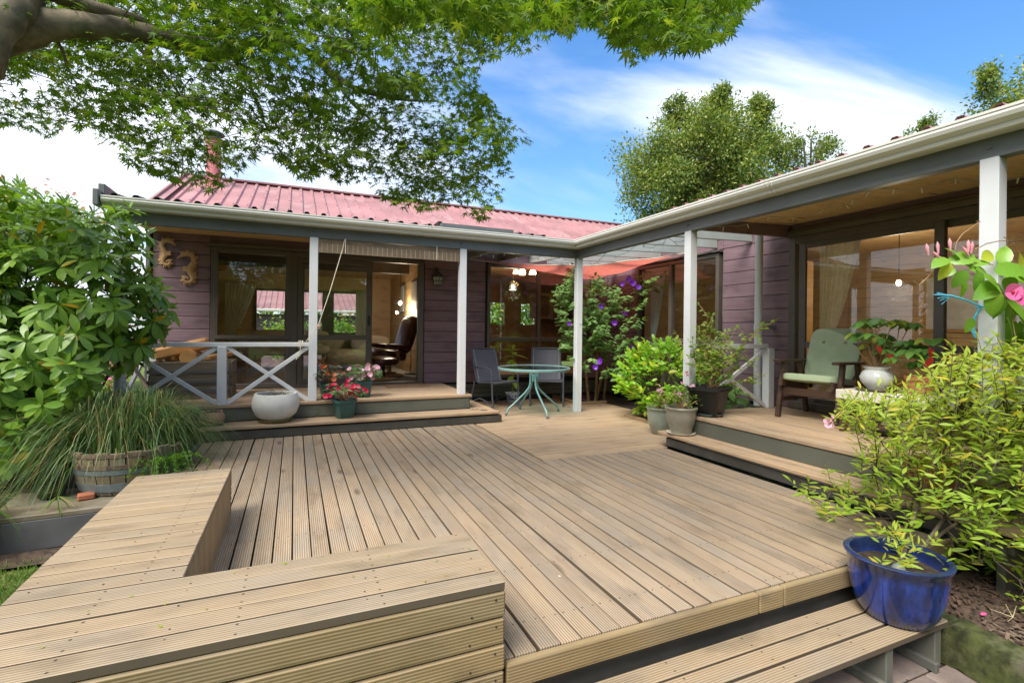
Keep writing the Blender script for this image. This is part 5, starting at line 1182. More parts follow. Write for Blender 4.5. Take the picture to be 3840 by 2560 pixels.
limb([(160, 90, 2.85, .014), (230, 180, 2.95, .009), (250, 250, 3.0, .006)]); limb([(300, -60, 2.9, .05), (900, -160, 2.4, .035), (1600, -120, 2.0, .02), (2300, -60, 1.9, .012), (2700, 0, 1.95, .006)])
POLY = [(p[0]*1.6327, p[1]*1.6327) for p in ((-260, -150), (-260, 300), (0, 288), (60, 292), (120, 318), (160, 285), (230, 320), (290, 370), (325, 395), (360, 400), (420, 435), (470, 440), (520, 425), (560, 380), (600, 345), (640, 365), (690, 410), (750, 400), (800, 425), (835, 410), (880, 455), (930, 480), (985, 485), (1040, 470), (1085, 500), (1115, 508), (1150, 462), (1165, 410), (1188, 408), (1160, 360), (1195, 325), (1225, 335), (1205, 300), (1150, 262), (1125, 225), (1098, 190), (1105, 150), (1160, 130), (1235, 118), (1240, 90), (1300, 95), (1345, 55), (1390, 60), (1440, 118), (1452, 158), (1500, 118), (1545, 108), (1590, 118), (1650, 98), (1690, 72), (1700, 25), (1745, -5), (1800, -40), (1800, -150))]
HOLES = [[(p[0]*1.6327, p[1]*1.6327) for p in q] for q in (((452, 280), (522, 280), (522, 350), (452, 350)), ((1150, 80), (1240, 60), (1290, 40), (1320, 75), (1250, 95), (1160, 125)), ((640, 110), (720, 130), (740, 190), (690, 190), (650, 150)), ((760, 190), (830, 210), (850, 240), (790, 230)), ((0, 200), (60, 180), (160, 200), (150, 240), (60, 235)))]
def canopy(n, dfn, poly, rspray, nl, size, ymax=None):
    out = []; tw = []
    xs = [p[0] for p in poly]; ys = [p[1] for p in poly]; tries = 0
    while n > 0 and tries < 60000:
        tries += 1
        x = random.uniform(min(xs), max(xs)); y = random.uniform(min(ys), max(ys))
        if not inpoly(x, y, poly): continue
        if any(inpoly(x, y, h) for h in HOLES) and random.random() < .85: continue
        n -= 1; d = dfn(x, y); c = unproj(x, y, d)
        az = random.uniform(0, 6.283); dirv = Vector((math.cos(az), math.sin(az), random.uniform(-.35, .05))).normalized(); side = dirv.cross(UP).normalized()
        st = c - dirv*rspray*.6; q1 = proj(st); q2 = proj(c + dirv*rspray*.6)
        if inpoly(q1[0], q1[1], poly) and inpoly(q2[0], q2[1], poly): tw.append((st, c + dirv*rspray*.45))
        for k in range(nl):
            t = random.random(); sgn = random.choice((-1, 1)); lat = random.random()*rspray*.55*(1-.5*t)
            p = st + dirv*rspray*1.25*t + side*sgn*lat + Vector((0, 0, random.gauss(0, .02) - .10*lat))
            u, v, dd = proj(p)
            if not inpoly(u, v, poly): continue
            ld = dirv*.8 + side*sgn*random.uniform(.2, 1.0) + Vector((0, 0, -random.uniform(.1, .8))) + rv(.2)
            out.append(orient(p, ld, UP + rv(.35), size*random.uniform(.7, 1.2)))
    return out, tw
def dmain(x, y):
    d = 3.35 + .5*math.sin(x*.004+1)*.6 + random.gauss(0, .32)
    return max(2.3, d + .25*(y/700.0))
L1, TW1 = canopy(1550, dmain, POLY, .25, 21, .054)
TOP = [(p[0]*1.6327, p[1]*1.6327) for p in ((800, -60), (820, 30), (880, 70), (960, 60), (1050, 80), (1140, 60), (1220, 75), (1300, 95), (1345, 55), (1400, 75), (1440, 118), (1452, 150), (1500, 116), (1590, 116), (1650, 98), (1690, 72), (1700, 25), (1745, -5), (1760, -60))]
L2, TW2 = canopy(210, lambda x, y: random.uniform(1.75, 2.5), TOP, .18, 15, .052)
leafset(maple, 'maple', 'maple', L1+L2, 300)
tm = MB()
for a, b in TW1[::2]+TW2[::2]: tm.tube([a, b], [.0035, .0018], 4, False)
tm.build('twigs', M['twig'], maple, kind='stuff', fix=False)
# ---- rhododendron at the left
rh = thing('rhododendron_bush', 'tall glossy rhododendron bush at the left in front of the verandah end', 'shrub', (-2.0, 5.9, ZG))
RP = [(p[0]*1.6327, p[1]*1.6327) for p in ((-300, 400), (0, 430), (30, 425), (70, 430), (120, 470), (160, 455), (200, 505), (235, 470), (260, 490), (300, 480), (320, 530), (345, 540), (320, 600), (350, 660), (395, 670), (410, 690), (385, 740), (340, 800), (300, 850), (240, 815), (215, 850), (200, 900), (150, 900), (100, 960), (60, 1000), (60, 1060), (0, 1080), (-300, 1100))]
RL = []; stems = MB(); base = [Vector((-2.15, 5.9, ZG+.2)), Vector((-2.45, 5.7, ZG+.2)), Vector((-1.85, 6.05, ZG+.2)), Vector((-2.7, 5.6, ZG+.2))]
n = 0; tries = 0; 
while n < 720 and tries < 30000:
    tries += 1; x = random.uniform(-350, 690); y = random.uniform(650, 1780)
    if not inpoly(x, y, RP): continue
    d = random.uniform(4.1, 5.3) if y < 1250 else random.uniform(4.0, 4.8)
    if x > 430: d = random.uniform(4.7, 5.3)
    c = unproj(x, y, d); n += 1
    ctr = Vector((-2.1, 5.9, 1.0)); out = (c-ctr).normalized(); low = max(0, min(1, (2.3-c.z)/1.0)); ax = (out*lerp(.45, 1.0, low) - _f*.35*low + UP*lerp(.85, .35, low) + rv(.25)).normalized()
    m = random.randint(7, 9); a0 = random.random()*6.28; e1 = ax.orthogonal().normalized(); e2 = ax.cross(e1)
    for k in range(m):
        a = a0 + 6.283*k/m + random.gauss(0, .15); rad = e1*math.cos(a)+e2*math.sin(a); lift = random.uniform(-.25, .45)
        u, v, _ = proj(c + rad*.1)
        RL.append(orient(c + rad*.015, rad + ax*lift - UP*(.15+.35*low), ax*.7 + LUP*.5 + rv(.15), random.uniform(.125, .19)))
    for k in range(3): RL.append(orient(c + ax*.02, ax + e1*math.cos(a0+k*2.1)*.45 + e2*math.sin(a0+k*2.1)*.45, e1*math.cos(a0+k*2.1)*-1 + rv(.1), random.uniform(.08, .13)))
    b = random.choice(base); mid = b.lerp(c, .55) + Vector((0, 0, .1)) + rv(.07)
    if n % 14 == 0: stems.tube([b.lerp(c, .12), mid, c - ax*.15, c], [.016, .011, .007, .004], 6, False)
stems.build('stems', M['twig'], rh, kind='stuff', fix=False)
for b in base: MB().tube([b - UP*.3, b + UP*.5 + rv(.05), b + UP*1.0 + rv(.12)], [.045, .035, .025], 8).build('trunk', M['bark'], rh, True, fix=False)
leafset(rh, 'rhodo', 'rhodo', RL, 300)
# ---- arching grass in the barrel, fern on its rim
def blades(par, c, n, r0, h, reach, w, mat='sedge', droop=1.0, squash=.85, az=None, name='grass_blades'):
    V = []; F = []
    for k in range(n):
        a = random.uniform(0, 6.283) if az is None else random.gauss(*az); rr = r0*math.sqrt(random.random()); b = random.uniform(0, 6.283)
        p = Vector((c[0]+rr*math.cos(b), c[1]+rr*squash*math.sin(b), c[2])); hh = h*random.uniform(.55, 1.15); re = reach*random.uniform(.35, 1.15); dr = droop*random.uniform(.5, 1.25)
        dv = Vector((math.cos(a), math.sin(a), 0)); sd = dv.cross(UP)*w*.5*random.uniform(.6, 1.2); i0 = len(V); S = 6
        for s in range(S+1):
            t = s/S; q = p + dv*re*(t**1.25) + UP*(hh*math.sin(min(1, t*1.25)*math.pi/2)*1.0 - dr*h*max(0, t-.35)**1.6*1.9); ww = sd*(1-t**2.2)
            V += [q-ww, q+ww]
        F += [(i0+2*s, i0+2*s+1, i0+2*s+3, i0+2*s+2) for s in range(S)]
    mb = MB(); mb.v = [tuple(v) for v in V]; mb.f = F
    return mb.build(name, M[mat], par, True, kind='stuff', fix=False)
sg = thing('arching_grass', 'dense arching green grass spilling out of the half barrel', 'grass plant', (-1.31, 5.32, .05))
blades(sg, (-1.36, 5.38, .04), 900, .28, .74, .42, .0075, az=(1.57, 1.0), droop=.8)
blades(sg, (-1.36, 5.36, .04), 420, .28, .70, .22, .007, droop=.5)
blades(sg, (-1.20, 5.40, .04), 620, .22, .66, .74, .0065, az=(.15, .6), droop=1.15)
blades(sg, (-1.52, 5.40, .04), 700, .24, .62, .80, .007, az=(math.pi-.1, .55), droop=1.15)
blades(sg, (-1.60, 5.30, .03), 200, .15, .35, .62, .006, az=(3.5, .35), droop=2.2)
blades(sg, (-1.3, 5.25, .03), 120, .28, .34, .22, .006, az=(-1.57, .6), droop=.9)
fn = thing('asparagus_fern', 'bright feathery asparagus fern over the right rim of the barrel', 'fern', (-1.03, 5.18, .02))
FL = []; fm = MB()
for k in range(46):
    a = random.uniform(-3.6, .9); p = Vector((-1.04+random.gauss(0, .05), 5.17+random.gauss(0, .04), .04)); dv = Vector((math.cos(a), math.sin(a), 0)); L_ = random.uniform(.10, .27); pr = p
    for s in range(1, 10):
        t = s/9; q = p + dv*L_*t + UP*(.13*math.sin(t*2.6) - .07*t*t); fm.tube([pr, q], .0012, 4, False)
        for j in range(7): FL.append(orient(q, dv*.5 + rv(.8) + UP*.3, rv(1), random.uniform(.016, .034)))
        pr = q
fm.build('fern_stem', M['fern'], fn, kind='stuff', fix=False); leafset(fn, 'dia3', 'fern', FL, 0, rest='fronds')
bg_ = thing('spiky_grass', 'tuft of dark spiky grass in the black pot beside the lawn', 'grass plant', (-2.12, 4.72, -.2)); blades(bg_, (-2.12, 4.72, -.22), 300, .13, .34, .34, .009, 'blade')
um = thing('umbrella_sedge', 'single green papyrus stem hanging in front of the platform left of the barrel', 'plant', (-1.66, 4.95, .1))
mb = MB().tube([(-1.60, 5.1, .15), (-1.62, 4.92, .12), (-1.63, 4.82, -.03)], .003, 5); mb.build('stem', M['blade'], um)
leafset(um, 'lance', 'blade', [orient((-1.63, 4.82, -.03), (math.cos(a)*1.0, math.sin(a)*.5, -.35-.5*abs(math.sin(a*1.7))), UP, .17, .35) for a in (0, 1, 2.2, 3.0, 4.0, 5.0, 5.6)])
# ---- climbing shrub with purple flowers
tib = thing('purple_flowered_shrub', 'tall velvety shrub with large purple flowers against the plum corner wall', 'shrub', (4.95, 7.6, 0))
TBL = []; st = MB(); TP = [(2080, 1130), (2150, 1010), (2190, 1010), (2260, 1060), (2330, 1110), (2420, 1010), (2470, 1080), (2395, 1190), (2400, 1330), (2370, 1440), (2290, 1420), (2240, 1400), (2140, 1390), (2100, 1340), (2110, 1250), (2080, 1200)]
trunks = [(4.84, 7.62), (4.97, 7.60), (5.2, 7.68), (5.08, 7.75)]; n = 0
for i, (x, y) in enumerate(trunks):
    top = Vector((x+(-.12, .02, .12, .25)[i], y+.05, (1.15, 1.25, .95, 1.0)[i])); MB().tube([(x, y, -.02), Vector((x, y, 0)).lerp(top, .5)+rv(.03), top], [.028, .024, .017], 8).build('stem', M['twig_tan'], tib, True, fix=False)
while n < 150:
    x = random.uniform(2080, 2480); y = random.uniform(1000, 1440)
    if not inpoly(x, y, TP): continue
    if x > 2330 and 1160 < y < 1380 and random.random() < .5: continue
    n += 1; c = unproj(x, y, random.uniform(7.9, 8.6)); tr_ = random.choice(trunks); a = Vector((tr_[0], tr_[1], random.uniform(.7, 1.3)))
    if c.y > 8.1: c.y = 8.1
    out = Vector((c.x-5.0, c.y-8.0, random.uniform(-.1, .7))).normalized(); e = c + out*.14 + UP*.05
    if n % 2: st.tube([a, a.lerp(c, .6)+UP*.15, c, e], [.009, .007, .004, .002], 5, False)
    TBL += twig_leaves(c - out*.10, e, 9, .125, 1.0, .3, .35)
st.build('branches', M['twig'], tib, kind='stuff', fix=False); leafset(tib, 'ovate', 'tib', TBL, 300)
for (x, y) in ((2335, 1065), (2358, 1045), (2372, 1062), (2395, 1078), (2255, 1147), (2344, 1171), (2305, 1210), (2137, 1212), (2372, 1298), (2252, 1355), (2232, 1376)):
    p = unproj(x, y, 7.75 if y < 1300 else 7.55); v = (Vector((0, 0, EYE))-p).normalized(); v = (v + rv(.35)).normalized()
    leafset(tib, 'pet5b', 'purfl', [orient(p, v.orthogonal()+rv(.2), v, random.uniform(.085, .115))], 300, 'blossom')
for (x, y) in ((4.70, 7.05), (4.15, 7.13), (5.05, 7.12)): tag(MB().pad((x, y, .006), (.055, .03, .006), Matrix.Rotation(x, 3, 'Z'), 2).build('fallen_petal', M['purfl'], None), 'fallen purple petal on the deck ' + {4.70: 'at the foot of the purple-flowered shrub', 4.15: 'behind the corner post', 5.05: 'beside the lemon bush'}[x], 'petal', 'fallen purple petals')
# ---- lemon bush
cb_ = thing('lemon_bush', 'bushy bright green lemon bush between the corner post and the black pot', 'shrub', (4.9, 5.9, 0))
CL = []; st = MB()
for k in range(330):
    u = rv(1).normalized(); rr = random.uniform(.45, 1)**.5
    c = Vector((4.88 + u.x*.66*rr, 5.70 + u.y*.62*rr, .58 + u.z*.50*rr))
    if c.z < .12: c.z = .12+random.random()*.1
    out = (c - Vector((4.9, 5.75, .3))).normalized(); e = c + (out + UP*.35).normalized()*.10
    CL += twig_leaves(c - out*.06, e, 5, .115, .9, .6, .15, .35)
    if k % 3 == 0: st.tube([Vector((4.9, 5.85, .05)), Vector((4.9, 5.8, .3)).lerp(c, .5), c], [.012, .008, .003], 5, False)
st.build('branches', M['twig'], cb_, kind='stuff', fix=False); leafset(cb_, 'lance' if False else 'ovate', 'citrus', CL, 300)
for k, (x, y, z) in enumerate(((4.42, 5.52, .13), (4.60, 5.2, .42), (5.15, 5.1, .75), (4.3, 5.6, .5))): MB().pad((x, y, z), (.058, .058, .07), None, 2.1).build('lemon', M['fruit'], cb_, True)
# ---- shrub in the black pot
bs = thing('potted_shrub', 'twiggy light green shrub growing in the black square pot', 'shrub', (4.17, 4.14, .66))
BL = []; st = MB(); o = Vector((4.17, 4.14, .64))
BR = [(-.02, 0, .80), (.05, .05, .72), (-.30, .2, .52), (-.22, -.1, .45), (.30, .02, .40), (.42, -.08, .30), (.35, .1, .22), (.55, -.1, .70), (.62, -.1, .74), (.12, .1, .60), (-.12, .1, .66), (.20, -.05, .50), (-.15, -.12, .28), (.10, -.15, .35), (.48, -.02, .12), (-.05, .1, .35), (.25, .1, .64), (.0, -.05, .52)]
for i, q in enumerate(BR):
    # x runs to the right in the picture plane, y in depth
    e = o + _r*q[0] + _f*q[1] + UP*q[2]; mid = o + (e-o)*.5 + UP*(.10 if q[2] > .4 else .04) + rv(.03); b0 = o + UP*.02 + rv(.01)
    P = [b0, o.lerp(mid, .5)+rv(.01), mid, e]; st.tube(P, [.011, .008, .005, .002], 6, False)
    for a, b in ((P[1], mid), (mid, e)):
        BL += twig_leaves(a, b, 5, .062, 1, .2, .3)
        for t in range(4):
            s = a.lerp(b, random.uniform(.25, 1)); ee = s + (e-o).normalized()*.06 + rv(.075); st.tube([s, ee], [.003, .0015], 4, False); BL += twig_leaves(s, ee, 5, .056, 1, .2, .3)
st.build('branches', M['twig_tan'], bs, kind='stuff', fix=False); leafset(bs, 'ovate', 'pothed', BL, 300)
# ---- yellow-green bush in the cobalt pot
lm = thing('yellow_green_bush', 'large wispy yellow-green bush growing out of the cobalt pot', 'shrub', (2.80, 1.60, .13))
LL = []; LY = []; st = MB(); o = Vector((2.85, 1.55, .06))
LP = [(p[0]*1.6327, p[1]*1.6327) for p in ((1800, 1090), (1890, 1105), (1975, 1060), (1950, 1000), (1915, 930), (1990, 920), (2090, 905), (2140, 870), (2220, 830), (2260, 795), (2320, 810), (2352, 810), (2480, 760), (2560, 1000), (2500, 1420), (2352, 1400), (2290, 1330), (2220, 1290), (2140, 1320), (2090, 1250), (2030, 1230), (1960, 1215), (1900, 1180), (1840, 1130))]
MAIN = [(1860, 1140, 3.25), (1960, 1180, 3.2), (2010, 1090, 3.3), (1960, 960, 3.4), (2060, 920, 3.35), (2170, 860, 3.3), (2240, 790, 3.2), (2330, 850, 3.1), (2345, 980, 3.0), (2300, 1060, 2.95), (2340, 1180, 2.85), (2260, 1230, 2.85), (2150, 1130, 3.1), (2200, 1000, 3.25), (2340, 1330, 2.75), (2420, 1080, 2.8), (2450, 900, 2.9), (2090, 1030, 3.4), (2060, 1200, 3.2), (2400, 1250, 2.75)]
heads = []
FORK = [(2050, 1190, 3.12), (2105, 1120, 3.2), (2150, 1090, 3.12), (2190, 1130, 3.0), (2215, 1190, 2.95), (2080, 1225, 3.1)]
fk = []
for (x, y, d) in FORK:
    e = unproj(x*1.6327, y*1.6327, d); b0 = o + rv(.025); b0.z = o.z-.02
    P = [b0, b0.lerp(e, .35) + rv(.022), b0.lerp(e, .7) + rv(.02), e]; st.tube(P, [.0125, .0105, .0085, .007], 7, False); fk.append(e); heads += P[2:]
for (x, y, d) in MAIN:
    e = unproj(x*1.6327, y*1.6327, d+random.gauss(0, .08)); f0 = min(fk, key=lambda q: (q-e).length + random.uniform(0, .12))
    P = [f0, f0.lerp(e, .3)+rv(.025), f0.lerp(e, .62)+rv(.03), e]; st.tube(P, [.0065, .005, .0038, .0018], 6, False); heads += P[1:]
    for q in range(2):
        g = P[1+q] + (e-f0)*random.uniform(.15, .35) + rv(.06); st.tube([P[1+q], P[1+q].lerp(g, .5)+rv(.01), g], [.0035, .0025, .0012], 5, False); heads.append(g)
n = 0; tries = 0
while n < 820 and tries < 40000:
    tries += 1; x = random.uniform(2930, 4150); y = random.uniform(1180, 2310)
    if not inpoly(x, y, LP): continue
    # the crown thins towards the pot and towards its lower left
    if 3180 < x < 3600 and y > 1930 and random.random() < .82: continue
    if x < 3330 and y > 1620 and random.random() < .62: continue
    if x > 3330 and y > 1800 and random.random() < .4: continue
    n += 1; near = .0 + (x-3300)/900*.3; d = random.uniform(2.75, 3.55) - max(0, near)
    c = unproj(x, y, d); h = min(heads, key=lambda q: (q-c).length); dirv = (c-o).normalized()
    tip = c + (dirv*.6 + UP*.25 + rv(.45)).normalized()*random.uniform(.08, .15)
    if (h-c).length < .45: st.tube([h, h.lerp(c, .5)+rv(.015), c, tip], [.004, .003, .002, .0012], 4, False)
    else: st.tube([c-(tip-c)*.8, c, tip], [.002, .002, .0012], 4, False)
    lv = twig_leaves(c - (tip-c)*.5, tip, 9, .074 if y < 1900 else .084, 1.0, .3, .1, .3)
    (LY if y < 1750 or random.random() < .25 else LL).extend(lv)
st.build('branches', M['twig'], lm, kind='stuff', fix=False)
for k in range(26):
    p = o + Vector((random.gauss(0, .09), random.gauss(0, .07), random.uniform(.03, .16))); LY += twig_leaves(p, p + (UP+rv(.6))*.06, 4, .06, 1, .3, .1)
leafset(lm, 'lance', 'lime', LY, 170); leafset(lm, 'lance', 'limeg', LL, 130)
for (x, y, d) in ((2094, 952, 3.45), (2255, 975, 3.3), (1903, 968, 3.7), (2300, 1010, 3.2)):
    p = unproj(x*1.6327, y*1.6327, d)
    leafset(lm, 'pet5b', 'pinkfl', [orient(p+rv(.02), rv(1), UP*.4+rv(.5)-_f, random.uniform(.035, .06)) for k in range(7)], 300, 'blossom')
# ---- mandevilla vine on the near post
mv = thing('mandevilla_vine', 'mandevilla vine with big ribbed leaves and pink trumpet flowers on the near post', 'vine', (4.05, 1.6, .4))
ML = []; st = MB()
def vpt(x, y, d=4.05): return unproj(3440+x*400/618, 820+y*580/896, d-.95)
for (x, y, dx, dy, s, d) in ((150, 240, -1, .35, .16, 3.95), (230, 210, -.6, -1, .13, 4.0), (290, 225, -.9, .1, .19, 3.98), (170, 280, -.3, 1, .15, 3.95), (330, 260, 1, -.35, .16, 4.0), (260, 330, -.4, 1, .15, 3.92), (355, 340, .05, 1, .15, 3.92), (370, 300, .8, .1, .14, 3.96), (400, 220, .9, -.4, .16, 4.0), (330, 290, .6, -.1, .14, 3.98), (430, 400, -1, .5, .22, 3.9), (520, 300, 1, -.3, .26, 3.9), (430, 360, 1, .6, .22, 3.88), (500, 230, .3, -1, .17, 4.0), (440, 460, .1, 1, .20, 3.88), (530, 380, .9, .5, .22, 3.95), (560, 340, 1, 0, .2, 4.0), (310, 600, -.3, 1, .12, 4.0), (540, 480, .3, .6, .2, 4.05), (560, 550, .6, .6, .2, 4.1), (510, 560, -.1, 1, .17, 4.1), (560, 630, .3, 1, .18, 4.1), (520, 690, -.1, 1, .17, 4.1), (600, 700, .3, 1, .18, 4.1), (520, 760, 0, 1, .14, 4.05), (600, 470, .9, .6, .2, 4.1), (190, 300, -.9, .5, .13, 4.0), (270, 390, .1, 1, .13, 3.96), (600, 250, .5, -.6, .2, 4.1), (640, 330, .6, .2, .24, 4.0), (640, 600, .6, .5, .24, 4.1), (650, 450, .7, .2, .24, 4.0), (540, 610, .5, .8, .2, 4.0), (590, 640, .2, 1, .22, 4.05), (560, 740, .4, .9, .2, 4.05), (610, 560, .7, .5, .22, 4.0), (525, 640, -.3, 1, .18, 4.08), (600, 770, .1, 1, .2, 4.05), (640, 700, .6, .7, .22, 4.05), (480, 500, .2, .9, .18, 3.95), (560, 500, .6, .6, .2, 3.98)):
    p = vpt(x, y, d); dd = (_r*dx - UP*dy + _f*random.uniform(-.4, .3)).normalized(); ML.append(orient(p - dd*s*.23, dd, -_f + UP*random.uniform(.5, 1.0) + rv(.3), s*.78))
leafset(mv, 'broad', 'mandev', ML, 300)
for q in (((560, 900), (570, 700), (540, 520), (470, 380), (330, 290), (220, 240)), ((220, 180), (225, 140), (260, 90), (330, 40), (365, 15), (340, 15)), ((330, 180), (400, 145), (470, 130), (530, 125), (500, 105)), ((235, 260), (120, 265), (60, 340), (10, 385), (-25, 360)), ((440, 265), (360, 262), (300, 240))):
    st.tube([vpt(x, y, 4.0) for x, y in q], .0032, 5, False)
st.build('vine_stem', M['twig_tan'], mv, kind='stuff', fix=False)
for (x, y, s) in ((545, 425, .135), (590, 455, .125)):
    p = vpt(x, y, 3.82); leafset(mv, 'pet5b', 'hotpink', [orient(p, UP+_r*.2, -_f+UP*.2+rv(.15), s*.8)], 300, 'blossom'); MB().pad(p - _f*.012, (.020, .012, .020), None, 2).build('throat', M['redfl'], mv)
BUD = [(60, 185, -.2), (120, 175, -.1), (190, 155, -.1), (295, 165, 0), (315, 175, .1), (285, 195, -.7), (120, 220, -1)]
for (x, y, dx) in BUD: a = vpt(x, y, 3.97); d_ = (UP + _r*dx).normalized(); MB().tube([a - d_*.03, a, a + d_*.022, a + d_*.045], [.004, .008, .010, .001], 8).build('bud', M['budpink'], mv, True)
# ---- poinsettia, impatiens, young plant, succulent, pot flowers
ps = thing('poinsettia_plant', 'leggy green poinsettia with a few red bracts in the white glazed pot', 'plant', (4.92, 2.86, .93)); PL = []; PR = []; st = MB(); o = Vector((4.92, 2.86, .92))
for k in range(20):
    a = random.uniform(0, 6.283); r = random.uniform(.05, .27); e = o + Vector((r*math.cos(a), r*math.sin(a), random.uniform(.22, .52))); mid = o.lerp(e, .55) + rv(.03); st.tube([o, mid, e], [.007, .005, .003], 6, False)
    PL += [orient(e - UP*.02, Vector((math.cos(b), math.sin(b), -.35)), LUP+rv(.25), random.uniform(.09, .14)) for b in np.linspace(0, 5.6, 5)+random.random()]
for k in range(6): a = random.uniform(0, 6.28); PL.append(orient(o + UP*.03, Vector((math.cos(a), math.sin(a), -.3)), UP, .13))
st.build('stems', M['twig_tan'], ps, kind='stuff', fix=False); leafset(ps, 'ovate', 'poins', PL, 300)
for (dx, dz) in ((-.12, .24), (-.02, .17)): PR.append(orient(o - _f*.17 + _r*dx + UP*dz, _r*.4 - UP*.7, -_f, .085))
leafset(ps, 'ovate', 'bract', PR, 300, 'bract')
pt2 = thing('red_bract_plant', 'dark leafy plant with red bracts in the small terracotta pot on the cream table', 'plant', (5.02, 2.56, .89)); PL = []; o = Vector((5.02, 2.56, .88))
for k in range(14):
    a = random.uniform(0, 6.283); r = random.uniform(.03, .22); e = o + Vector((r*math.cos(a), r*math.sin(a), random.uniform(.10, .36)))
    PL += [orient(e, Vector((math.cos(b), math.sin(b), -.4)), LUP+rv(.25), random.uniform(.09, .14)) for b in np.linspace(0, 5.6, 5)+random.random()]
leafset(pt2, 'ovate', 'poins', PL, 300); leafset(pt2, 'ovate', 'bract', [orient(o - _f*.16 + UP*.28 - _r*.06, -UP+_r*.3, -_f, .10), orient(o - _f*.18 + UP*.20 - _r*.05, -UP*.6-_r*.4, -_f, .11)], 300, 'bract')
def impatiens(label, c, r, h, fl, nfl, leaf='impat', fs=.055):
    t = thing('impatiens_plant', label, 'flowering plant', c, group='impatiens in green pots'); L_ = []; F_ = []; st = MB(); c = Vector(c)
    for k in range(26):
        a = random.uniform(0, 6.283); rr = r*math.sqrt(random.random()); e = c + Vector((rr*math.cos(a), rr*math.sin(a), h*random.uniform(.35, 1)*(1-.4*(rr/r)**2))); st.tube([c, c.lerp(e, .5)+UP*.02, e], [.004, .003, .002], 5, False)
        L_ += [orient(e, Vector((math.cos(b), math.sin(b), -.15)), LUP+rv(.25), random.uniform(.065, .10)) for b in np.linspace(0, 5.5, 6)+random.random()]
    for k in range(nfl):
        a = random.uniform(3.0, 6.6); rr = r*random.uniform(.3, 1.05); p = c + Vector((rr*math.cos(a), rr*math.sin(a), h*random.uniform(.25, 1.0)*(1.15-.45*(rr/r)))); v = Vector((math.cos(a)*.4-.25, math.sin(a)*.4-.9, .45))+rv(.2)
        F_.append(orient(p - _f*.02, rv(1), v, fs*random.uniform(.8, 1.15)))
    st.build('stems', M['twig_tan'], t, kind='stuff', fix=False); leafset(t, 'lance' if leaf != 'x' else 'ovate', leaf, L_, 160); leafset(t, 'pet5b', fl, F_, 300, 'blossom')
impatiens('crimson impatiens in the front green pot on the step', (.575, 6.50, ZT+.20), .25, .27, 'redfl', 24, fs=.068)
impatiens('orange impatiens with bronze leaves beside the white post', (.40, 6.80, ZA+.19), .19, .27, 'orfl', 9, 'impat_dk', .065)
impatiens('pale pink impatiens in the rear right green pot', (.85, 6.86, ZA+.19), .22, .26, 'pinkfl', 20, fs=.075)
yp = thing('young_plant', 'young large-leaved plant in the blue and white china pot', 'plant', (3.51, 7.99, .15)); MB().tube([(3.51, 7.99, .14), (3.515, 7.98, .5), (3.50, 7.98, .93)], [.007, .006, .003], 6).build('stem', M['limeg'], yp)
leafset(yp, 'ovate', 'limeg', [orient((3.51, 7.98, z), (math.cos(a), math.sin(a)*.8, dz), UP, s) for z, a, dz, s in ((.92, 1.2, 1.0, .14), (.90, 0, .25, .22), (.90, 3.1, .25, .24), (.86, 4.5, .1, .2), (.82, 5.6, -.05, .28), (.80, 2.5, .0, .22), (.74, 3.7, -.35, .2), (.72, 4.6, -.6, .18), (.62, 5.9, .1, .26), (.58, .4, .15, .2), (.45, 3.9, -.3, .2), (.40, 4.8, -.7, .2), (.36, 5.8, -.5, .18), (.62, 2.8, .1, .2))])
su = thing('succulent', 'small dark spiky succulent in the carved clay pot', 'succulent', (-.842, 6.49, ZT+.13))
leafset(su, 'dia3', 'impat_dk', [orient((-.842+.07*math.cos(a)*random.random(), 6.49+.07*math.sin(a)*random.random(), ZT+.13), (math.cos(a), math.sin(a), random.uniform(.2, 1.2)), UP+rv(.3), random.uniform(.03, .06)) for a in np.linspace(0, 60, 70)], 60)
bw_ = thing('bowl_weeds', 'sparse dry trailing stems on the soil of the white bowl', 'plant', (-.195, 6.5, ZT+.29)); mb = MB()
for k in range(34):
    a = random.uniform(0, 6.28); r = random.uniform(.03, .19); p = Vector((-.195+r*math.cos(a), 6.5+r*math.sin(a), ZT+.295)); mb.tube([p, p+rv(.025)+UP*.012, p+rv(.04)+UP*.01], .0022, 4, False)
mb.build('stems', M['twig'], bw_, kind='stuff', fix=False); leafset(bw_, 'small', 'tree2', [orient((-.195+random.gauss(0, .09), 6.5+random.gauss(0, .08), ZT+.30), rv(1), UP, .022) for k in range(60)], 0)
def potflower(label, c, h, r, fl, heads):
    t = thing('pink_flowering_plant', label, 'flowering plant', c, group='pink-flowered plants in glazed pots'); L_ = []; st = MB(); c = Vector(c)
    for k in range(15):
        a = random.uniform(0, 6.28); rr = r*random.random()**.6; e = c + Vector((rr*math.cos(a), rr*math.sin(a), h*random.uniform(.2, .85))); st.tube([c+rv(.02), c.lerp(e, .6)+rv(.02), e], [.006, .004, .0025], 5, False)
        L_ += [orient(e+rv(.03), rv(1)+UP*.2, UP+rv(.3), random.uniform(.04, .06)) for b in range(8)]
    st.build('stems', M['twig_tan'], t, kind='stuff', fix=False); leafset(t, 'ovate', 'pothed', L_, 120)
    for (dx, dz, nn, s) in heads:
        p = c + _r*dx - _f*.06 + UP*dz; leafset(t, 'pet5b', fl, [orient(p + rv(s), rv(1), -_f+UP*.3+rv(.6), .035) for k in range(nn)], 300, 'blossom')
potflower('pink flower heads and leaves in the pale green glazed pot', (4.16, 4.92, .29), .26, .16, 'pinkfl', [(-.02, .24, 10, .022), (.05, .10, 5, .014)])
potflower('leggy pink-flowered stems in the tan glazed pot', (3.87, 4.235, ZT+.26), .30, .19, 'pinkfl', [(.04, .40, 4, .012), (-.06, .18, 4, .015), (.10, .27, 4, .012), (.0, .30, 3, .012)])
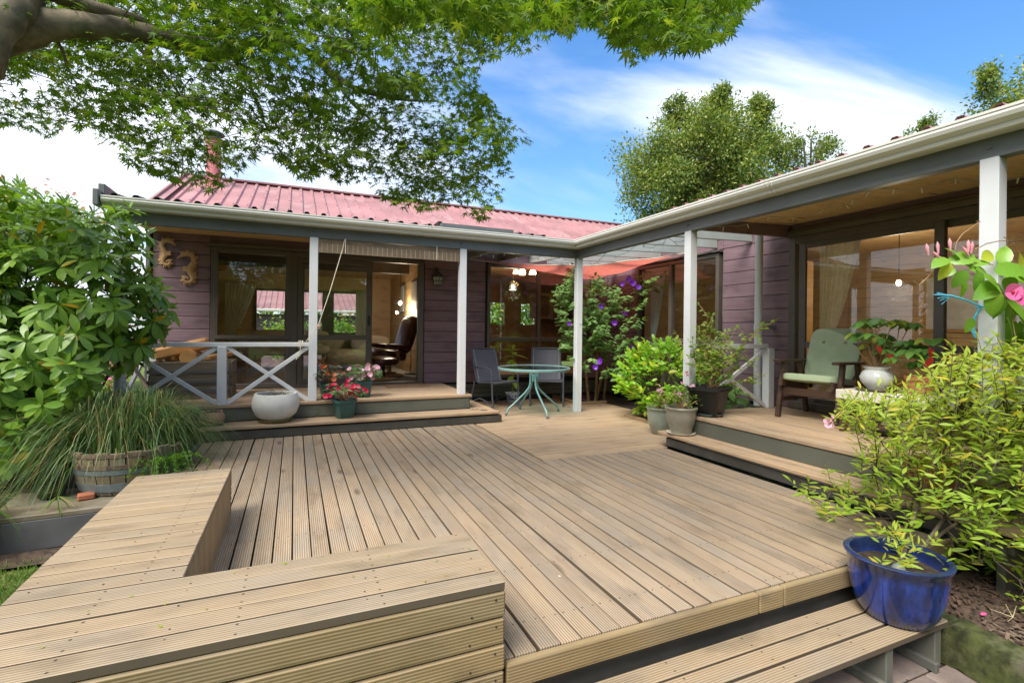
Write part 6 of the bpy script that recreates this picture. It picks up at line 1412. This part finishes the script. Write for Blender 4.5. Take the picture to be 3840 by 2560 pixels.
# ---- low plants behind the short railing, garden beyond the left verandah
def shrub(name, label, cat, c, r, n, tm, mat, size, group=None, n_ind=0, tw=None, shell=.5, blossoms=None, zmin=None, trunk=None, flat=1.0):
    t = thing(name, label, cat, (c[0], c[1], ZG if trunk is None else trunk), group=group); L_ = []; c = Vector(c); st = MB(); k = 0
    lumps = [(rv(1).normalized(), random.uniform(.55, 1.05)) for q in range(16)]
    while k < n:
        u = rv(1).normalized(); u.z *= flat; rr = (shell + (1-shell)*random.random())*max(.62, max(l*max(0, u.dot(v))**3 for v, l in lumps)); p = c + Vector((u.x*r[0]*rr, u.y*r[1]*rr, u.z*r[2]*rr))
        if zmin is not None and p.z < zmin: continue
        k += 1; m = 5
        for j in range(m): L_.append(orient(p + rv(size*1.0), u*.5 + rv(.7), UP*.8 + u*.4 + rv(.45), size*random.uniform(.7, 1.25)))
    if tw:
        base = Vector((c.x, c.y, ZG))
        MB().tube([base, base.lerp(c, .6)+rv(.1), c + UP*r[2]*.5], [tw, tw*.7, tw*.25], 8).build('trunk', M['bark'], t, True, fix=False)
        for k in range(14): u = rv(1).normalized(); u.z = abs(u.z); st.tube([base.lerp(c, .75), c + Vector((u.x*r[0], u.y*r[1], u.z*r[2]))*.45 + rv(.1), c + Vector((u.x*r[0], u.y*r[1], u.z*r[2]))*.85], [tw*.4, tw*.22, tw*.06], 6, False)
        st.build('branches', M['bark'], t, kind='stuff', fix=False)
    leafset(t, tm, mat, L_, n_ind, rest='crown')
    if blossoms:
        B = []
        for k in range(blossoms[1]): u = rv(1).normalized(); u.z = abs(u.z); B.append(orient(c + Vector((u.x*r[0], u.y*r[1], u.z*r[2]))*random.uniform(.8, 1.0), rv(1), UP+rv(.5)-_f*.5, blossoms[2]*random.uniform(.7, 1.2)))
        leafset(t, 'pet5b', blossoms[0], B, 0, 'blossom', 'blossoms')
    return t
shrub('leafy_plant', 'low glossy leafy plant behind the short railing', 'plant', (4.95, 4.85, .35), (.45, .35, .32), 40, 'broad', 'tib', .13, n_ind=120)
shrub('garden_shrub', 'pink-flowering garden shrub beyond the end of the left verandah', 'shrub', (-3.3, 9.4, .35), (1.2, 1.0, .75), 500, 'small', 'garden', .07, blossoms=('hotpink', 60, .06), group='shrubs beyond the left verandah')
shrub('garden_shrub', 'burgundy-leaved shrub beyond the white pipe', 'shrub', (-3.0, 10.8, .6), (.7, .7, .5), 160, 'small', 'burgundy', .09, group='shrubs beyond the left verandah')
shrub('garden_shrub', 'dark green shrub with yellow flowers behind the rhododendron', 'shrub', (-4.6, 8.2, .3), (1.6, 1.1, .9), 600, 'small', 'tree2', .08, blossoms=('yelfl', 60, .05), group='shrubs beyond the left verandah')
shrub('silk_tree', 'broad flat-topped silk tree with pinkish flowers beyond the rhododendron', 'tree', tuple(unproj(40, 880, 12)), (2.7, 2.2, 1.45), 2600, 'dia3', 'silk', .16, tw=.16, blossoms=('silkfl', 130, .10), flat=.9)
# ---- trees behind the house
def big_tree(name, label, c, r, n, size, mat, lumps, tw=.25):
    t = thing(name, label, 'tree', (c[0], c[1], ZG), group='trees behind the house'); L_ = []; c = Vector(c); base = Vector((c.x, c.y, ZG))
    MB().tube([base, base.lerp(c, .5), c + UP*r[2]*.4], [tw, tw*.75, tw*.25], 10).build('trunk', M['bark'], t, True, fix=False); st = MB()
    P = []
    for k in range(lumps):
        u = rv(1).normalized(); q = random.uniform(.25, 1.0)**.6; tz = u.z*q; wd = 1.0 if tz < 0 else (1-.35*tz)
        p = c + Vector((u.x*r[0]*q*wd, u.y*r[1]*q*wd, tz*r[2]*(1.0 if tz < 0 else random.uniform(.8, 1.12)))); P.append((p, random.uniform(.09, .2)*r[0]))
        st.tube([base.lerp(c, .7)+rv(.15), c.lerp(p, .5)+UP*.2, p], [tw*.3, tw*.15, tw*.04], 5, False)
    for k in range(lumps//30):
        a = random.uniform(0, 6.283); q = random.uniform(.1, .85); b = c + Vector((r[0]*q*math.cos(a), r[1]*q*math.sin(a), r[2]*(.95-.55*q)))
        for j in range(5): P.append((b + Vector((random.gauss(0, .04)*r[0], random.gauss(0, .04)*r[0], j*.075*r[2])), random.uniform(.05, .085)*r[0]*(1-j*.15)))
    st.build('branches', M['bark'], t, kind='stuff', fix=False)
    for k in range(n):
        p, s = random.choice(P); u = rv(1).normalized(); q = p + Vector((u.x, u.y, u.z*1.1))*s*random.uniform(.2, 1.0)**.7
        for j in range(3): L_.append(orient(q + rv(size*.9), u*.6 + rv(.8), UP + u*.3 + rv(.5), size*random.uniform(.7, 1.3)))
    leafset(t, 'dia', mat, L_, 0, rest='crown'); return t
big_tree('beech_tree', 'large yellow-green tree standing alone behind the right wing', tuple(unproj(2650, 660, 19)), (3.8, 3.0, 2.55), 24000, .12, 'tree', 170, .22)
p = unproj(2960, 470, 19.5)
big_tree('garden_tree', 'tree top rising above the gutter at the far right edge', tuple(unproj(3990, 500, 14)), (3.0, 2.4, 1.9), 8000, .12, 'tree', 110)
big_tree('garden_tree', 'small spiky tree top peeping over the right gutter', tuple(unproj(3470, 520, 16)), (.55, .5, .65), 500, .10, 'tree', 12, .08)
for (x, y, s, lab) in ((2980, 590, .9, 'small thin tree top at the right foot of the large tree'),): big_tree('garden_tree', lab, tuple(unproj(x+60, 560, 18)), (1.5, 1.0, .9), 700, .11, 'tree', 18, .08)
for k, (x, z, s, lab) in enumerate(((-.2, .9, .9, 'fresh green shrub seen through the left back window'), (1.3, .95, 1.1, 'pink-tipped green shrub seen through the right back window'), (2.6, .8, 1.0, 'shrub seen through the open door beyond the sofa'))):
    shrub('back_garden_shrub', lab, 'shrub', (x, 15.3, z), (s, .7, .8), 220, 'small', 'garden', .12, group='shrubs in the back garden', blossoms=(('silkfl', 40, .1) if k == 1 else None))
shrub('back_garden_tree', 'bright green tree seen through the dining room back window', 'tree', (7.5, 18, 2.0), (2.6, 1.6, 2.0), 900, 'small', 'garden', .2, tw=.12)
shrub('back_garden_tree', 'green tree behind the garden building seen through the living room', 'tree', (1.2, 30, 3.2), (7, 2, 2.2), 900, 'small', 'garden', .3, tw=.2)
# trees on the far side of the garden, which the windows reflect
FW = []
for (x, y, q) in ((-11, -1, 3.2), (-12.5, 4, 3.6), (-10, -6, 3.4), (-5, -10.5, 3.3), (1, -12, 3.6), (7, -11, 3.4), (12.5, -8, 3.2)):
    for k in range(2600):
        u = rv(1).normalized()*random.uniform(.4, 1)**.5; FW.append(orient((x+u.x*q*1.1, y+u.y*q*.8, 2.3+u.z*2.7), u*.5+rv(.7), UP+u*.4+rv(.45), random.uniform(.28, .5)))
fw = thing('far_wood', None, None, (0, -8, ZG), kind='stuff'); leafset(fw, 'small', 'tree2', FW, 0, rest='crowns')
hm = MB()
for (x, y, q) in ((-11, -1, 3.2), (-12.5, 4, 3.6), (-10, -6, 3.4), (-5, -10.5, 3.3), (1, -12, 3.6), (7, -11, 3.4), (12.5, -8, 3.2)): hm.pad((x, y, 2.0), (q*1.9, q*1.3, 4.6), None, 2.2, 16, 10)
hm.build('added_sky_blocker', M['tree2'], fw, True, kind='stuff')  # solid unseen cores added to keep bright sky out of the window reflections
# ---- lawn and mulch details
V = MB(); T_ = TL['blade']; LB = []
for k in range(9000):
    x = random.uniform(-2.9, -.92); y = random.uniform(2.0, 4.62)
    if (x > -1.0 and y < 2) : continue
    a = random.uniform(0, 6.28); LB.append(orient((x, y, ZG-.02), Vector((math.cos(a)*.6, math.sin(a)*.6, 1)), rv(1), random.uniform(.025, .055), .16))
gsr = thing('lawn_grass', None, None, (-1.5, 3, ZG), kind='stuff'); leafset(gsr, 'blade', 'blade', LB, 0, rest='grass_blades')
LG = []
for (cx, cy) in ((3.42, .98), (3.62, 1.02), (3.72, .90), (3.35, .85)):
    for k in range(13): a = k*2.4; LG.append(orient((cx+.02*math.cos(a), cy+.02*math.sin(a), -.21+.012*(k % 3)), (math.cos(a), math.sin(a), .45), UP, random.uniform(.05, .085)))
gsp = thing('groundcover_plant', 'small grey-green seedlings in the mulch bed near the kerb', 'plant', (3.5, .95, -.22)); leafset(gsp, 'lance', 'tib', LG, 300)
for k, (x, y, m, lab) in enumerate(((3.33, 1.40, 'hotpink', 'bright pink petal on the mulch nearest the blue pot'), (3.50, 1.22, 'pinkfl', 'pale pink petal lying right of another on the mulch'), (3.42, 1.18, 'pinkfl', 'pale pink petal in the middle of the mulch, left of its neighbour'), (3.75, 1.30, 'hotpink', 'pink petal on the mulch under the tips of the yellow-green bush'), (3.78, 1.10, 'purfl', 'violet petal on the mulch at the right'), (3.45, .98, 'budpink', 'dusky pink petal among the grey-green seedlings'), (3.56, .97, 'hotpink', 'magenta petal at the right of the grey-green seedlings'))):
    tag(MB().pad((x, y, -.195+.02*(x-3.2)), (.045, .022, .008), Matrix.Rotation(k*1.3, 3, 'Z'), 2).build('fallen_petal', M[m], None), lab, 'petal', 'fallen petals on the mulch')
st = MB()
for k in range(26):
    x, y = random.choice(((3.45, 1.33), (3.66, 1.28), (3.8, 1.12))); a = random.uniform(0, 6.28); st.tube([(x, y, -.2), (x+.10*math.cos(a), y+.10*math.sin(a), -.19+random.random()*.03)], [.0022, .001], 4, False)
tag(st.build('dry_grass', pbr('dry_straw', (.42, .36, .20), .8, .2, 20, 0), None, fix=False), 'dry straw tufts lying on the bark mulch', 'dry grass', kind='stuff')
lf = thing('leaf_litter', None, None, (1, 3, 0), kind='stuff'); LF = []
for k in range(70):
    z = random.random(); 
    if z < .55: x, y, h = random.uniform(-.3, 3.6), random.uniform(2.3, 6.2), .004
    elif z < .85: x, y, h = random.uniform(-1.0, .7), random.uniform(1.75, 2.2), .327
    else: x, y, h = random.uniform(-.85, -.4), random.uniform(2.3, 3.7), .327
    LF.append(orient((x, y, h), (random.gauss(0, 1), random.gauss(0, 1), 0), UP+rv(.1), random.uniform(.010, .02)))
leafset(lf, 'small', 'lime', LF, 0, rest='bits')
